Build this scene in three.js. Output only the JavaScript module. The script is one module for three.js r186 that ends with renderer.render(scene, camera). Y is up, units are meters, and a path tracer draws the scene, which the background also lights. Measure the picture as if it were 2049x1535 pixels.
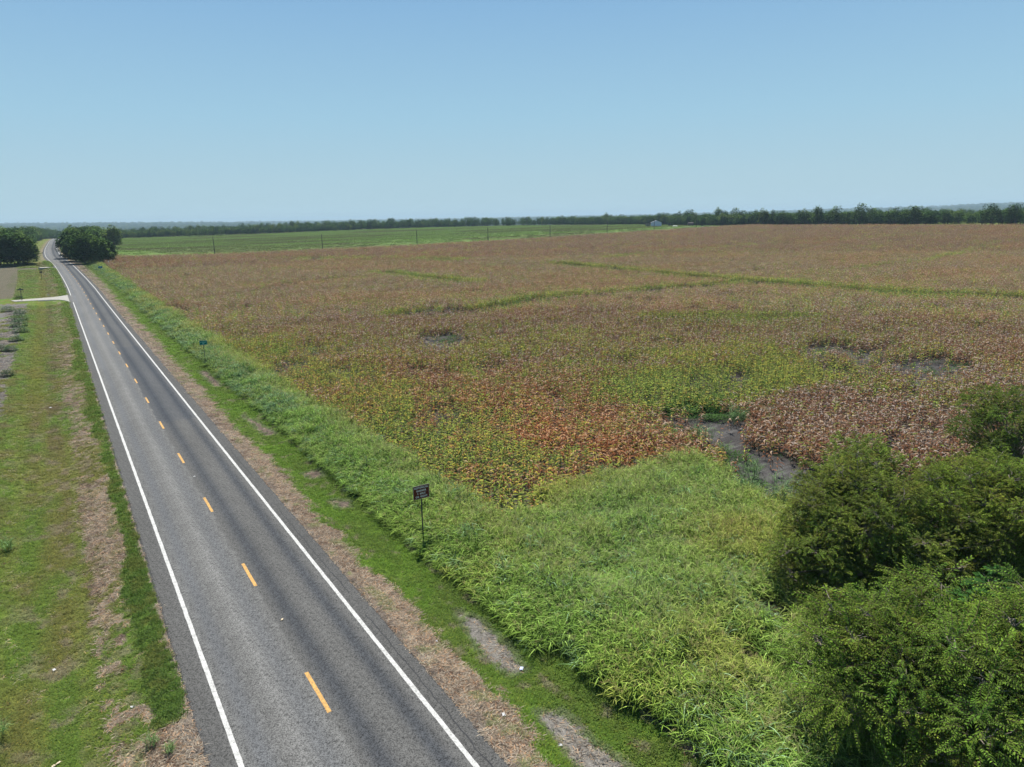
import * as THREE from 'three';
import { mergeGeometries } from 'three/addons/utils/BufferGeometryUtils.js';

// ---------------------------------------------------------------- camera, sky, sun, exposure
const scene = new THREE.Scene();
const renderer = new THREE.WebGLRenderer({ antialias: true });
renderer.toneMapping = THREE.LinearToneMapping;
renderer.toneMappingExposure = 1.6;
renderer.shadowMap.enabled = true;

const EYE = new THREE.Vector3(-6.8, 19.2, 0);
const YAW = THREE.MathUtils.degToRad(32.43), PITCH = THREE.MathUtils.degToRad(13.1), ROLL = THREE.MathUtils.degToRad(1.118);
const camera = new THREE.PerspectiveCamera(56.78, 1024 / 767, 0.5, 40000);
camera.position.copy(EYE);
camera.lookAt(EYE.x + Math.sin(YAW) * Math.cos(PITCH), EYE.y - Math.sin(PITCH), EYE.z - Math.cos(YAW) * Math.cos(PITCH));
camera.rotateZ(-ROLL);
camera.updateMatrixWorld(true);

const SUN_AZ = THREE.MathUtils.degToRad(24), SUN_EL = THREE.MathUtils.degToRad(62);   // azimuth from -z towards +x
const sunDir = new THREE.Vector3(Math.sin(SUN_AZ) * Math.cos(SUN_EL), Math.sin(SUN_EL), -Math.cos(SUN_AZ) * Math.cos(SUN_EL));
{
  // clear summer sky: pale towards the horizon, deeper blue overhead
  const w = 64, h = 256, d = new Float32Array(w * h * 4);
  const stops = [[0, .455, .635, .71], [3, .43, .625, .725], [7.5, .355, .59, .755], [15.3, .25, .465, .715], [28, .15, .34, .60], [45, .08, .22, .46], [90, .055, .16, .37]];
  for (let j = 0; j < h; j++) {
    const el = ((j + .5) / h - .5) * 180;
    let c;
    if (el <= 0) c = [.26, .28, .2];
    else {
      let k = 0; while (k < stops.length - 2 && stops[k + 1][0] < el) k++;
      const a = stops[k], b = stops[k + 1], t = Math.min(1, (el - a[0]) / (b[0] - a[0]));
      c = [1, 2, 3].map(i => a[i] + (b[i] - a[i]) * t);
    }
    for (let i = 0; i < w; i++) { const o = (j * w + i) * 4; d[o] = c[0] / 1.6; d[o + 1] = c[1] / 1.6; d[o + 2] = c[2] / 1.6; d[o + 3] = 1; }
  }
  const t = new THREE.DataTexture(d, w, h, THREE.RGBAFormat, THREE.FloatType);
  t.mapping = THREE.EquirectangularReflectionMapping; t.magFilter = THREE.LinearFilter; t.minFilter = THREE.LinearFilter; t.needsUpdate = true;
  scene.background = t; scene.environment = t;
}
const sun = new THREE.DirectionalLight(new THREE.Color().setRGB(1, .955, .88), 5.0);
sun.position.copy(sunDir).multiplyScalar(400).add(new THREE.Vector3(40, 0, -120));
sun.target.position.set(40, 0, -120);
sun.castShadow = true;
Object.assign(sun.shadow.camera, { left: -300, right: 300, top: 300, bottom: -300, near: 1, far: 1200 });
sun.shadow.mapSize.set(4096, 4096);
scene.add(sun, sun.target);
scene.fog = new THREE.FogExp2(new THREE.Color().setRGB(.60, .80, .94), 0.00009);

// ---------------------------------------------------------------- helpers
function rng(seed) { let a = seed >>> 0; return () => { a = (a + 0x6D2B79F5) | 0; let t = Math.imul(a ^ (a >>> 15), 1 | a); t = (t + Math.imul(t ^ (t >>> 7), 61 | t)) ^ t; return ((t ^ (t >>> 14)) >>> 0) / 4294967296; }; }
const hash = (x, y) => { let h = Math.imul(x | 0, 374761393) + Math.imul(y | 0, 668265263); h = Math.imul(h ^ (h >>> 13), 1274126177); return ((h ^ (h >>> 16)) >>> 0) / 4294967296; };
function vnoise(x, y) {
  const i = Math.floor(x), j = Math.floor(y), u = x - i, v = y - j, a = u * u * (3 - 2 * u), b = v * v * (3 - 2 * v);
  return (hash(i, j) * (1 - a) + hash(i + 1, j) * a) * (1 - b) + (hash(i, j + 1) * (1 - a) + hash(i + 1, j + 1) * a) * b;
}
const fbm = (x, y) => (vnoise(x, y) + .5 * vnoise(x * 2.03 + 17, y * 2.03 + 5) + .25 * vnoise(x * 4.1 + 3, y * 4.1 + 31)) / 1.75;
const sm = (a, b, x) => { const t = Math.min(1, Math.max(0, (x - a) / (b - a))); return t * t * (3 - 2 * t); };
const lerp = (a, b, t) => a + (b - a) * t;
const mix3 = (a, b, t) => [lerp(a[0], b[0], t), lerp(a[1], b[1], t), lerp(a[2], b[2], t)];
const smin = (a, b, k) => { const h = Math.max(k - Math.abs(a - b), 0) / k; return Math.min(a, b) - h * h * k / 4; };
function inPoly(p, x, z) { let c = false; for (let i = 0, j = p.length - 1; i < p.length; j = i++) if ((p[i][1] > z) !== (p[j][1] > z) && x < (p[j][0] - p[i][0]) * (z - p[i][1]) / (p[j][1] - p[i][1]) + p[i][0]) c = !c; return c; }
function polyDist(p, x, z, closed) { let m = 1e9; for (let i = 0; i < p.length - (closed ? 0 : 1); i++) { const a = p[i], b = p[(i + 1) % p.length], dx = b[0] - a[0], dz = b[1] - a[1]; const t = Math.min(1, Math.max(0, ((x - a[0]) * dx + (z - a[1]) * dz) / (dx * dx + dz * dz))); m = Math.min(m, Math.hypot(x - a[0] - t * dx, z - a[1] - t * dz)); } return m; }

const names = new Map();
function numbered(name) { const n = names.get(name) || 0; names.set(name, n + 1); return n ? `${name}_${String(n).padStart(3, '0')}` : name; }
function tag(o, label, category, group, kind) { if (label) o.userData.label = label; if (category) o.userData.category = category; if (group) o.userData.group = group; if (kind) o.userData.kind = kind; return o; }
function shadows(o) { o.castShadow = true; o.receiveShadow = true; return o; }
function mesh(name, geo, mat, parent) { const m = shadows(new THREE.Mesh(geo, mat)); m.name = parent ? name : numbered(name); (parent || scene).add(m); return m; }
function thing(name, label, category, pos, turn = 0, group) { const o = new THREE.Group(); o.name = numbered(name); o.position.set(...pos); o.rotation.y = turn; tag(o, label, category, group); scene.add(o); return o; }
const bx = (w, h, d, x = 0, y = 0, z = 0) => new THREE.BoxGeometry(w, h, d).translate(x, y, z);
const std = (c, o = {}) => new THREE.MeshStandardMaterial({ color: new THREE.Color().setRGB(...c), roughness: .85, ...o });

// mesh builder with vertex colours
class MB {
  constructor() { this.p = []; this.c = []; this.i = []; }
  v(x, y, z, c) { this.p.push(x, y, z); this.c.push(c[0], c[1], c[2]); return this.p.length / 3 - 1; }
  tri(a, b, c) { this.i.push(a, b, c); }
  // an arching leaf blade: base point, azimuth, length, width, starting elevation, total bend (radians), twist, colours
  blade(x, y, z, az, len, wid, el, bend, c0, c1, segs = 3, twist = 0) {
    const sx = Math.cos(az), sz = Math.sin(az); let px = x, py = y, pz = z, prev = null, e = el;
    for (let s = 0; s <= segs; s++) {
      const t = s / segs, w = wid * (s === 0 ? .55 : t < .6 ? 1 : (1 - t) / .4 * .95) / 2, c = mix3(c0, c1, t), tw = twist * t;
      const ux = -sz * Math.cos(tw), uy = Math.sin(tw), uz = sx * Math.cos(tw);
      if (s === segs) { const a = this.v(px, py, pz, c); this.tri(prev[0], prev[1], a); break; }
      const a = this.v(px - ux * w, py - uy * w, pz - uz * w, c), b = this.v(px + ux * w, py + uy * w, pz + uz * w, c);
      if (prev) { this.tri(prev[0], prev[1], b); this.tri(prev[0], b, a); }
      prev = [a, b];
      const l = len / segs; px += sx * Math.cos(e) * l; pz += sz * Math.cos(e) * l; py += Math.sin(e) * l; e -= bend / segs;
    }
  }
  // a flat leaf: diamond shape folded slightly along its rib
  leaf(o, d, n, len, wid, c) {
    const sx = d[1] * n[2] - d[2] * n[1], sy = d[2] * n[0] - d[0] * n[2], sz = d[0] * n[1] - d[1] * n[0], m = .45, w = wid / 2;
    const a = this.v(o[0], o[1], o[2], c), b = this.v(o[0] + d[0] * len, o[1] + d[1] * len - .12 * len, o[2] + d[2] * len, c);
    const l = this.v(o[0] + d[0] * len * m + sx * w, o[1] + d[1] * len * m + sy * w + .08 * wid, o[2] + d[2] * len * m + sz * w, c);
    const r = this.v(o[0] + d[0] * len * m - sx * w, o[1] + d[1] * len * m - sy * w + .08 * wid, o[2] + d[2] * len * m - sz * w, c);
    this.tri(a, l, b); this.tri(a, b, r);
  }
  tube(pts, r0, r1, c, sides = 5) {
    let prev = null;
    for (let s = 0; s < pts.length; s++) {
      const p = pts[s], q = pts[Math.min(s + 1, pts.length - 1)], o = pts[Math.max(0, s - 1)];
      const d = new THREE.Vector3(q[0] - o[0], q[1] - o[1], q[2] - o[2]).normalize();
      const u = new THREE.Vector3(Math.abs(d.y) > .9 ? 1 : 0, Math.abs(d.y) > .9 ? 0 : 1, 0).cross(d).normalize(), w = d.clone().cross(u), r = lerp(r0, r1, s / (pts.length - 1)), ring = [];
      for (let k = 0; k < sides; k++) { const a = k / sides * Math.PI * 2, cu = Math.cos(a) * r, cw = Math.sin(a) * r; ring.push(this.v(p[0] + u.x * cu + w.x * cw, p[1] + u.y * cu + w.y * cw, p[2] + u.z * cu + w.z * cw, c)); }
      if (prev) for (let k = 0; k < sides; k++) { const k2 = (k + 1) % sides; this.tri(prev[k], ring[k], ring[k2]); this.tri(prev[k], ring[k2], prev[k2]); }
      prev = ring;
    }
  }
  geo() {
    const g = new THREE.BufferGeometry();
    g.setAttribute('position', new THREE.Float32BufferAttribute(this.p, 3)); g.setAttribute('color', new THREE.Float32BufferAttribute(this.c, 3));
    g.setIndex(this.i); g.computeVertexNormals(); return g;
  }
}
// collects copies: matrices and tints
class Copies {
  constructor() { this.m = []; this.c = []; }
  add(x, y, z, turn, sx, sy, sz, tint, tiltX = 0, tiltZ = 0) {
    Copies.e.set(tiltX, turn, tiltZ, 'YXZ'); Copies.q.setFromEuler(Copies.e);
    Copies.t.compose(Copies.p.set(x, y, z), Copies.q, Copies.s.set(sx, sy, sz));
    for (let k = 0; k < 16; k++) this.m.push(Copies.t.elements[k]);
    this.c.push(tint[0], tint[1], tint[2]);
  }
  addM(mat, tint) { for (let k = 0; k < 16; k++) this.m.push(mat.elements[k]); this.c.push(tint[0], tint[1], tint[2]); }
  build(name, geo, mat, parent) {
    const n = this.m.length / 16; if (!n) return null;
    const im = new THREE.InstancedMesh(geo, mat, n);
    im.instanceMatrix = new THREE.InstancedBufferAttribute(new Float32Array(this.m), 16);
    im.instanceColor = new THREE.InstancedBufferAttribute(new Float32Array(this.c), 3);
    im.name = parent ? name : numbered(name); im.userData.kind = 'stuff'; im.frustumCulled = false;
    shadows(im); (parent || scene).add(im); return im;
  }
}
Copies.e = new THREE.Euler(); Copies.q = new THREE.Quaternion(); Copies.t = new THREE.Matrix4(); Copies.p = new THREE.Vector3(); Copies.s = new THREE.Vector3();

// what part of the world the photograph can see (used only to leave out what stands wholly outside it)
const viewM = new THREE.Matrix4().copy(camera.matrixWorld).invert(), TY = Math.tan(THREE.MathUtils.degToRad(56.78 / 2)), TX = TY * 1024 / 767, _v = new THREE.Vector3();
function inView(x, y, z, pad = 1.5) { _v.set(x, y, z).applyMatrix4(viewM); const d = -_v.z; return d > 1 && Math.abs(_v.x) < d * TX + pad && _v.y > -d * TY - pad && _v.y < d * TY + pad; }
const distTo = (x, z) => Math.hypot(x - EYE.x, z - EYE.z);

// ---------------------------------------------------------------- the lie of the land
const ROAD_PTS = [[0, 60], [0, -225], [-.1, -270], [-.9, -330], [-2.6, -400], [-5.4, -463], [-6, -530], [-5.2, -695], [-1, -945], [7, -1227], [30, -1500]];
function roadX(z) { for (let k = 0; k < ROAD_PTS.length - 1; k++) { const a = ROAD_PTS[k], b = ROAD_PTS[k + 1]; if (z <= a[1] && z >= b[1]) { const t = (a[1] - z) / (a[1] - b[1]); const p = ROAD_PTS[Math.max(0, k - 1)], q = ROAD_PTS[Math.min(ROAD_PTS.length - 1, k + 2)]; const ma = k ? (b[0] - p[0]) / (p[1] - b[1]) : 0, mb = (q[0] - a[0]) / (a[1] - q[1] || 1), h = a[1] - b[1], t2 = t * t, t3 = t2 * t; return (2 * t3 - 3 * t2 + 1) * a[0] + (t3 - 2 * t2 + t) * h * ma + (-2 * t3 + 3 * t2) * b[0] + (t3 - t2) * h * mb; } } return z > 0 ? 0 : 30; }
function land(x, z) {
  const r = Math.hypot(x - 150, z);
  let h = smin(5 * sm(150, 950, -z) + 3.9e-5 * Math.max(0, x - 60) ** 2, 8.3, 3) + 2.2 * Math.exp(-((x / 45) ** 2) - ((z + 520) / 130) ** 2);
  if (r > 1000) {
    h -= 26 * sm(1000, 2600, r);
    const az = Math.atan2(x, -z) - YAW;
    h += sm(4000, 9500, r) * (22 + 48 * Math.min(1, Math.abs(az) / .62) ** 2 + 16 * (fbm(x / 2600 + 7, z / 2600) - .5)) + 8 * sm(1300, 3000, r) * (fbm(x / 900, z / 900) - .5);
  }
  return h;
}
const drive = z => sm(-216, -223, z) * (1 - sm(-235, -242, z)), drive2 = z => sm(-374, -378, z) * (1 - sm(-386, -390, z));
function ground(x, z) {
  let h = land(x, z);
  if (z < 20 && z > -1500 && Math.abs(x) < 90) {
    const u = x - roadX(z), a = Math.abs(u), fade = 1 - .7 * sm(-900, -1100, z);
    if (u < -4.5) h -= fade * (1 - Math.max(drive(z), drive2(z))) * .8 * sm(4.6, 8.8, a) * (1 - .8 * sm(9.2, 13.5, a));
    else if (u > 4.5) h -= fade * .5 * sm(4.6, 7.8, a) * (1 - sm(8.4, 11.5, a));
    if (a < 4.9) h -= .09 * (1 - sm(4.42, 4.75, a));
    if (a > 4.7 && distTo(x, z) < 260) h += .07 * (fbm(x * .9, z * .9) - .5);
  }
  return h;
}

// ---------------------------------------------------------------- fields and their marks (metres)
const CORN = { x0: 14.7, x1: 522, z0: -36.2, z1: -437 };
const BARE = [[36.6, -46.6], [39, -46.4], [41.4, -44.6], [43, -46.6], [46.6, -46.6], [46.6, -43.5], [45.9, -41], [42.8, -40.1], [40.2, -38], [39.3, -36.6], [40.4, -35.1], [40.2, -32.8], [40.0, -30.4], [41.4, -28.6], [42.4, -24.5], [38.5, -21.4], [33.4, -23.4], [31.2, -28.6], [31.6, -32], [34, -34.4], [37, -36.8], [37.6, -40.5], [37.8, -42.9]];
const BARE2 = [[[79.5, -49], [90.5, -46], [83.5, -38], [72.5, -40.5]], [[77, -58.5], [84.5, -62.4], [88, -55], [79, -50.5]], [[43.4, -108.6], [49.4, -105], [44.6, -92], [38.6, -95.5]], [[26.6, -70], [29.6, -70.4], [28.4, -67], [25.8, -67.4]], [[54, -31.5], [58, -30], [56.5, -27], [53, -28]], [[34, -58], [36, -58.6], [35.2, -56]], [[62, -88], [66, -85], [62, -80.5]]];
const FURROWS = [[[162, -229], [156, -182], [154.5, -149], [152.3, -119], [150.8, -99], [153.7, -83], [160, -66], [168, -48]], [[145, -129], [119, -132], [90, -135], [65, -127], [48, -132]], [[196, -238], [229, -248], [299, -249], [362, -233], [419, -223]], [[93, -240], [95, -213], [95, -185]], [[104, -350], [115, -337], [128, -328]], [[182, -142], [202, -131], [241, -129], [364, -160]], [[139, -299], [142, -285]], [[106, -78], [96, -83], [86, -97]]];
const FURROW_W = [3.2, 2.4, 1.6, 2.6, 5, .8, 5, 1.4];
const GREENS = [[50, -56, 9, .85], [58, -50, 9, .7], [66, -52, 9, .45], [44, -52, 6, .8], [95, -84, 9, .45], [62, -90, 8, .35], [70, -62, 8, .3], [48, -88, 6, .4], [38, -87, 6, .35], [120, -95, 16, .25], [105, -190, 16, .25], [75, -132, 12, .3], [60, -70, 6, .3], [84, -92, 7, .35], [130, -62, 10, .2]];
const corner = (x, z) => Math.exp(-(((x - 17) / 10.5) ** 2)) * sm(-170, -60, z) ;           // yellowing strip beside the tall grass
// low grass comes into the corn at the corner
const cornSouth = x => x < 19 ? -34.6 + (fbm(x * .7, 3) - .5) * 2.4 : x < 33 ? -36.8 + (fbm(x * .5, 9) - .5) * 3 - 1.2 * sm(22, 26, x) + 1.2 * sm(27, 31, x) : x < 37 ? -31.5 : -24.5 + 1.5 * (fbm(x * .3, 4) - .5);
function bare(x0, z0) { const x = x0 + (fbm(x0 * .9, z0 * .9) - .5) * 2.2, z = z0 + (fbm(x0 * .9 + 70, z0 * .9) - .5) * 2.2; if (inPoly(BARE, x, z)) return true; const X = x0 + (fbm(x0 * .35, z0 * .35) - .5) * 7, Z = z0 + (fbm(x0 * .35 + 30, z0 * .35) - .5) * 7; for (const p of BARE2) if (inPoly(p, X, Z)) return true; return false; }
function furrow(x, z) { let m = 1e9; for (let k = 0; k < FURROWS.length; k++) { const d = polyDist(FURROWS[k], x, z) / (FURROW_W[k] * (.8 + .5 * vnoise(x * .09, z * .09 + k))); m = Math.min(m, d > 1 && (k === 0 ? x < 153 && z < -90 : k === 1 ? z > -131 : false) ? 1 + (d - 1) * 2.6 : d); } return m; }

// ---------------------------------------------------------------- ground colours (linear base colours)
const C = { soil: [.088, .082, .079], silt: [.235, .215, .185], thatch: [.31, .24, .185], straw: [.38, .31, .22], rust: [.15, .095, .065], grass: [.135, .215, .032], olive: [.18, .185, .045], lush: [.09, .165, .028], bright: [.14, .25, .028], under: [.07, .085, .03], pasture: [.165, .25, .06], hay: [.19, .165, .115] };
const SILT = [[[8.3, -29.4], [8.8, -28.1], [8.8, -25.4], [8.5, -23.6], [7.8, -23.6], [7.5, -25.4], [8.0, -27.9]], [[7.3, -20.7], [8.2, -20.2], [8.1, -18.0], [8.4, -16.6], [7.4, -15.4], [6.7, -16.6], [7.2, -19.3]], [[8.2, -104], [9, -103], [8.9, -92], [8.1, -93]], [[7.8, -76], [8.5, -73], [8.9, -67], [8.2, -67.4]], [[8, -54.8], [9.1, -54.6], [8.9, -53], [8.1, -53.2]], [[8.1, -47.8], [8.8, -47], [8.5, -45.9], [7.9, -46.4]]];
const SPOTS = [[13.2, -18.5, 1.2, .8], [11.2, -15.7, 1.3, .8], [13.6, -15.4, .9, .8], [14.6, -20.6, .7, .5], [15.6, -17.4, .8, .6]];   // pale bare spots in the thin grass
const spot = (x, z) => SPOTS.some(s => Math.hypot((x - s[0]) / s[2], (z - s[1]) / s[3]) < .75 + .6 * (fbm(x * 1.1, z * 1.1 + 9) - .3));
// what covers the verges at (x, z): colour, how much grass and straw stands there, how tall
function verge(x, z) {
  const u = x - roadX(z), a = Math.abs(u), n = fbm(x * .55, z * .35), n2 = fbm(x * 1.7 + 40, z * 1.2), wob = (fbm(x * .5 + 9, z * .22) - .5) * 1.7, w2 = (fbm(x * 2.2, z * 1.5) - .5) * 1.5;
  let col, green = 1, straw = .1, tall = .1, silt = 0;
  if (u > 0) {
    const e = a + wob * .9 + w2;
    const near = sm(-40, -18, z);
    if (a < 4.85 + w2 * .4) { col = mix3(C.silt, C.thatch, .6); green = .15; straw = .25; }
    else if (e < 6.25 + .5 * (fbm(4, z * .2) - .5)) { col = n2 > .53 ? mix3(C.rust, C.thatch, Math.min(1, n * 1.1)) : mix3(C.thatch, C.straw, n); green = n2 < .4 ? .5 : .12; straw = .9; if (n2 < .38) col = mix3(col, C.grass, .5); }
    else if (e < 10.9) { col = mix3(C.bright, C.grass, sm(.3, .7, n)); col = mix3(col, C.olive, near * .25 * sm(.4, .6, n2)); green = 1; straw = .05; tall = .13; if (n2 > .68) { col = mix3(col, C.thatch, .5); green = .5; } }
    else { col = spot(x, z) ? mix3(C.silt, C.thatch, n2) : mix3(C.under, C.olive, .5 * n2); green = .5; straw = .3; tall = .2; }
    for (const p of SILT) { const d = polyDist(p, x, z, true), inside = inPoly(p, x + (vnoise(x * 4, z * 4) - .5) * .35, z + (vnoise(x * 4 + 50, z * 4) - .5) * .5); if (inside) { silt = 1; col = z < -40 ? mix3(C.silt, C.rust, .55) : mix3(C.silt, [.3, .28, .25], n2); green = .05; straw = .1; } else if (d < .35) { col = mix3(col, C.silt, .35); green *= .6; } }
  } else {
    const e = a + wob * .45 + w2 * .6, close = sm(-29.5, -26.5, z);
    const bald = sm(-26, -30, z) * (1 - sm(-57, -66, z)) * (.35 + .65 * sm(.36, .56, fbm(8, z * .13))) + .55 * sm(-62, -75, z) * sm(.45, .6, fbm(3, z * .05)) * (1 - sm(-100, -130, z)) + .5 * sm(-112, -125, z) * (1 - sm(-142, -150, z));
    if (a < 4.72 + w2 * .35) { col = mix3(C.silt, C.thatch, .7); green = .1; straw = .3; }
    else if (e < 6.05 - .75 * sm(-40, -50, z) * sm(.35, .6, fbm(5, z * .11)) && close < .5) { col = mix3(mix3(C.lush, C.grass, .45 * n + .15 + .35 * sm(-42, -52, z)), C.olive, .5 * sm(.5, .62, n2)); green = 1.5; straw = 0; tall = .17; }
    else if (close >= .5 && e < 7.4) { col = n2 > .5 ? mix3(C.rust, C.thatch, n) : mix3(C.thatch, C.straw, n); green = n2 < .42 ? .6 : .15; straw = .9; if (n2 < .4) col = mix3(col, C.grass, .55); if (a < 5.2) col = mix3(C.silt, C.thatch, .5 * n2); }
    else if (e < 7.5 && n2 < .3 + .36 * bald) { col = mix3(C.thatch, n > .55 ? C.rust : C.straw, .4); if (fbm(x * 2.8, z * 1.4 + 8) > .58) col = mix3(col, C.olive, .6); green = .35; straw = .8; }
    else {
      col = mix3(C.grass, C.olive, sm(.38, .62, fbm(x * .28 + 3, z * .12)));
      col = mix3(col, C.bright, .7 * sm(10.2, 12.5, a) * sm(.35, .6, n));
      col = mix3(col, C.thatch, .55 * sm(.56, .7, n2) * (1 - .5 * sm(9.5, 11, a)));
      { const band = fbm(u * 1.3 + 2, z * .035 + 6); col = mix3(col, C.rust, .2 * sm(.6, .74, band)); col = mix3(col, [.2, .24, .05], .45 * sm(.42, .3, band)); }
      if (a > 8.2 && a < 9.6) col = mix3(col, C.rust, .45 * sm(-60, -90, z) * sm(.35, .6, n));
      if (z < -95) col = mix3(col, [.19, .2, .035], .6 * sm(9.4, 10.4, a) * (1 - sm(11.2, 12.2, a)));
      green = .9; straw = .18; tall = .1;
    }
    if (a > 12.4 && z < -60 && z > -226 && n > .4 && a > 13.5 + 1.5 * (n - .5)) { col = mix3(C.silt, [.2, .19, .185], .6); green = .2; straw = .2; }
  }
  return { col, green, straw, tall, silt };
}
function zoneOf(x, z) {
  if (x > 11 && x < 540 && z > -439.5 && z < -18) return 1;              // cropland
  if (z <= -439.5 && z > -990 && x > 14 && x < 700) return 2;            // pasture
  if (x < -12.6 && x > -90 && z < -243 && z > -407) return 3;            // mown hay field
  return 0;
}
function groundColor(x, z, zone) {
  const n = fbm(x * .21, z * .21), n2 = fbm(x * 1.3, z * 1.3);
  if (zone === 1) {
    if (z > -37 && spot(x, z)) return mix3(C.silt, C.thatch, n2);
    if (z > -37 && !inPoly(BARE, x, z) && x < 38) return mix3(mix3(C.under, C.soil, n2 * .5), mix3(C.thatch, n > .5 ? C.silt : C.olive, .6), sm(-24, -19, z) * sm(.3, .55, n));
    const b = bare(x, z), c = b ? mix3(mix3(C.soil, [.06, .055, .053], sm(.55, .75, n2)), [.17, .162, .155], .8 * sm(.45, .75, fbm(x * .7 + z * .5, z * 2.4 - x * .8))) : mix3(C.soil, [.075, .06, .045], n);
    const f = furrow(x, z); return f < 1.05 ? mix3(c, C.grass, .85) : c;
  }
  if (zone === 2) { const s = fbm(x * .012, z * .03), m = fbm(x * .05 + 9, z * .12); return mix3(mix3(C.pasture, [.13, .15, .05], sm(.4, .65, s)), mix3([.1, .085, .05], C.bright, sm(.3, .5, m)), .45 * sm(.5, .75, fbm(x * .03 + 40, z * .06)) + .1); }
  if (zone === 3) return mix3(mix3(C.hay, [.13, .12, .08], n2), [.1, .12, .04], .4 * sm(.5, .7, fbm(x * .5, z * .03)));
  const r = Math.hypot(x, z);
  if (x > -26 && x < 15 && z > -440 && z < 30) return verge(x, z).col;
  if (Math.abs(x - roadX(z)) < 14 && z > -1300 && z < 30) return mix3(mix3(C.grass, C.olive, n), C.thatch, .6 * sm(9, 5, Math.abs(x - roadX(z))) + .3 * sm(.5, .7, n2));
  if (r < 950) return mix3(C.grass, C.olive, n);
  const p = fbm(x / 420 + 3, z / 420), q = hash(Math.floor(x / 380 + .4 * p), Math.floor(z / 520));
  return q > .8 ? [.15, .14, .075] : q > .45 ? [.09, .13, .04] : [.05, .075, .025];
}

// ---------------------------------------------------------------- fine-grain textures
function grainTexture(size, seed, f) {
  const d = new Uint8Array(size * size * 4), r = rng(seed), g = [];
  const oct = (cells) => { const a = new Float32Array(cells * cells).map(() => r()); return (u, v) => { const x = u * cells, y = v * cells, i = Math.floor(x), j = Math.floor(y), fx = x - i, fy = y - j, A = fx * fx * (3 - 2 * fx), B = fy * fy * (3 - 2 * fy), at = (p, q) => a[((q % cells) + cells) % cells * cells + ((p % cells) + cells) % cells]; return (at(i, j) * (1 - A) + at(i + 1, j) * A) * (1 - B) + (at(i, j + 1) * (1 - A) + at(i + 1, j + 1) * A) * B; }; };
  const O = [8, 32, 96, 200, 420].map(oct);
  for (let j = 0; j < size; j++) for (let i = 0; i < size; i++) { const v = f(O.map(o => o(i / size, j / size)), r); const o = (j * size + i) * 4; d[o] = v[0]; d[o + 1] = v[1]; d[o + 2] = v[2]; d[o + 3] = 255; }
  const t = new THREE.DataTexture(d, size, size, THREE.RGBAFormat); t.wrapS = t.wrapT = THREE.RepeatWrapping; t.magFilter = THREE.LinearFilter; t.minFilter = THREE.LinearMipmapLinearFilter; t.generateMipmaps = true; t.colorSpace = THREE.NoColorSpace; t.needsUpdate = true; return t;
}
const earthTex = grainTexture(512, 5, (o, r) => { const v = 255 * Math.min(1, Math.max(.2, .72 + .3 * (o[1] - .5) + .42 * (o[2] - .5) + .3 * (o[3] - .5) + .16 * (r() - .5))); return [v, v, v]; });
const tarTex = grainTexture(1024, 9, (o, r) => { let v = .68 + .10 * (o[0] - .5) + .2 * (o[1] - .5) + .8 * (o[2] - .5) + .5 * (o[3] - .5) + .3 * (o[4] - .5) + .15 * (r() - .5); if (r() > .985) v += .28; v = 255 * Math.min(1, Math.max(.12, v)); return [v, v, Math.min(255, v * 1.01)]; });
const tarBump = grainTexture(512, 11, (o, r) => { const v = 255 * (.5 * o[4] + .3 * r() + .2 * o[3]); return [v, v, v]; });
const groundMat = new THREE.MeshPhysicalMaterial({ vertexColors: true, map: earthTex, bumpMap: earthTex, bumpScale: .06, roughness: 1, specularIntensity: .15, color: new THREE.Color().setRGB(.88, .88, .88) });

// ---------------------------------------------------------------- ground, cropland, pasture, hay field: one grid, cut by zone
{
  const axis = (lo, hi, fine0, fine1, step, grow) => { const a = []; for (let v = fine0; v <= fine1 + 1e-6; v += step) a.push(v); let s = step, v = fine1; while (v < hi) { s *= grow; v += s; a.push(Math.min(v, hi)); } s = step; v = fine0; while (v > lo) { s *= grow; v -= s; a.unshift(Math.max(v, lo)); } return a; };
  const xs = axis(-15000, 15000, -13, 12, .17, 1.036), zs = axis(-15000, 300, -60, -14, .17, 1.0145);
  const nx = xs.length, nz = zs.length, P = [[], [], [], []], Cc = [[], [], [], []], U = [[], [], [], []], I = [[], [], [], []], map = [0, 1, 2, 3].map(() => new Map());
  const H = new Float32Array(nx * nz); for (let j = 0; j < nz; j++) for (let i = 0; i < nx; i++) H[j * nx + i] = ground(xs[i], zs[j]);
  const vert = (k, i, j) => { const id = j * nx + i; let v = map[k].get(id); if (v === undefined) { v = P[k].length / 3; map[k].set(id, v); const x = xs[i], z = zs[j]; P[k].push(x, H[id], z); Cc[k].push(...groundColor(x, z, k)); U[k].push(x / 3, z / 3); } return v; };
  for (let j = 0; j < nz - 1; j++) for (let i = 0; i < nx - 1; i++) {
    const k = zoneOf((xs[i] + xs[i + 1]) / 2, (zs[j] + zs[j + 1]) / 2);
    const a = vert(k, i, j), b = vert(k, i + 1, j), c = vert(k, i, j + 1), d = vert(k, i + 1, j + 1);
    I[k].push(a, c, b, b, c, d);
  }
  ['ground', 'crop_field', 'pasture', 'hay_field'].forEach((n, k) => {
    const g = new THREE.BufferGeometry(); g.setAttribute('position', new THREE.Float32BufferAttribute(P[k], 3)); g.setAttribute('color', new THREE.Float32BufferAttribute(Cc[k], 3)); g.setAttribute('uv', new THREE.Float32BufferAttribute(U[k], 2)); g.setIndex(I[k]); g.computeVertexNormals();
    const m = mesh(n, g, groundMat); m.userData.kind = 'structure';
    tag(m, ['grassy roadside ground with thatch and bare patches running to the horizon', 'dark clay soil of the corn field', 'wide green pasture behind the corn field', 'mown tan hay field left of the road'][k], ['ground', 'field', 'pasture', 'field'][k]);
  });
  console.log('grid', nx, nz);
}

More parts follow.
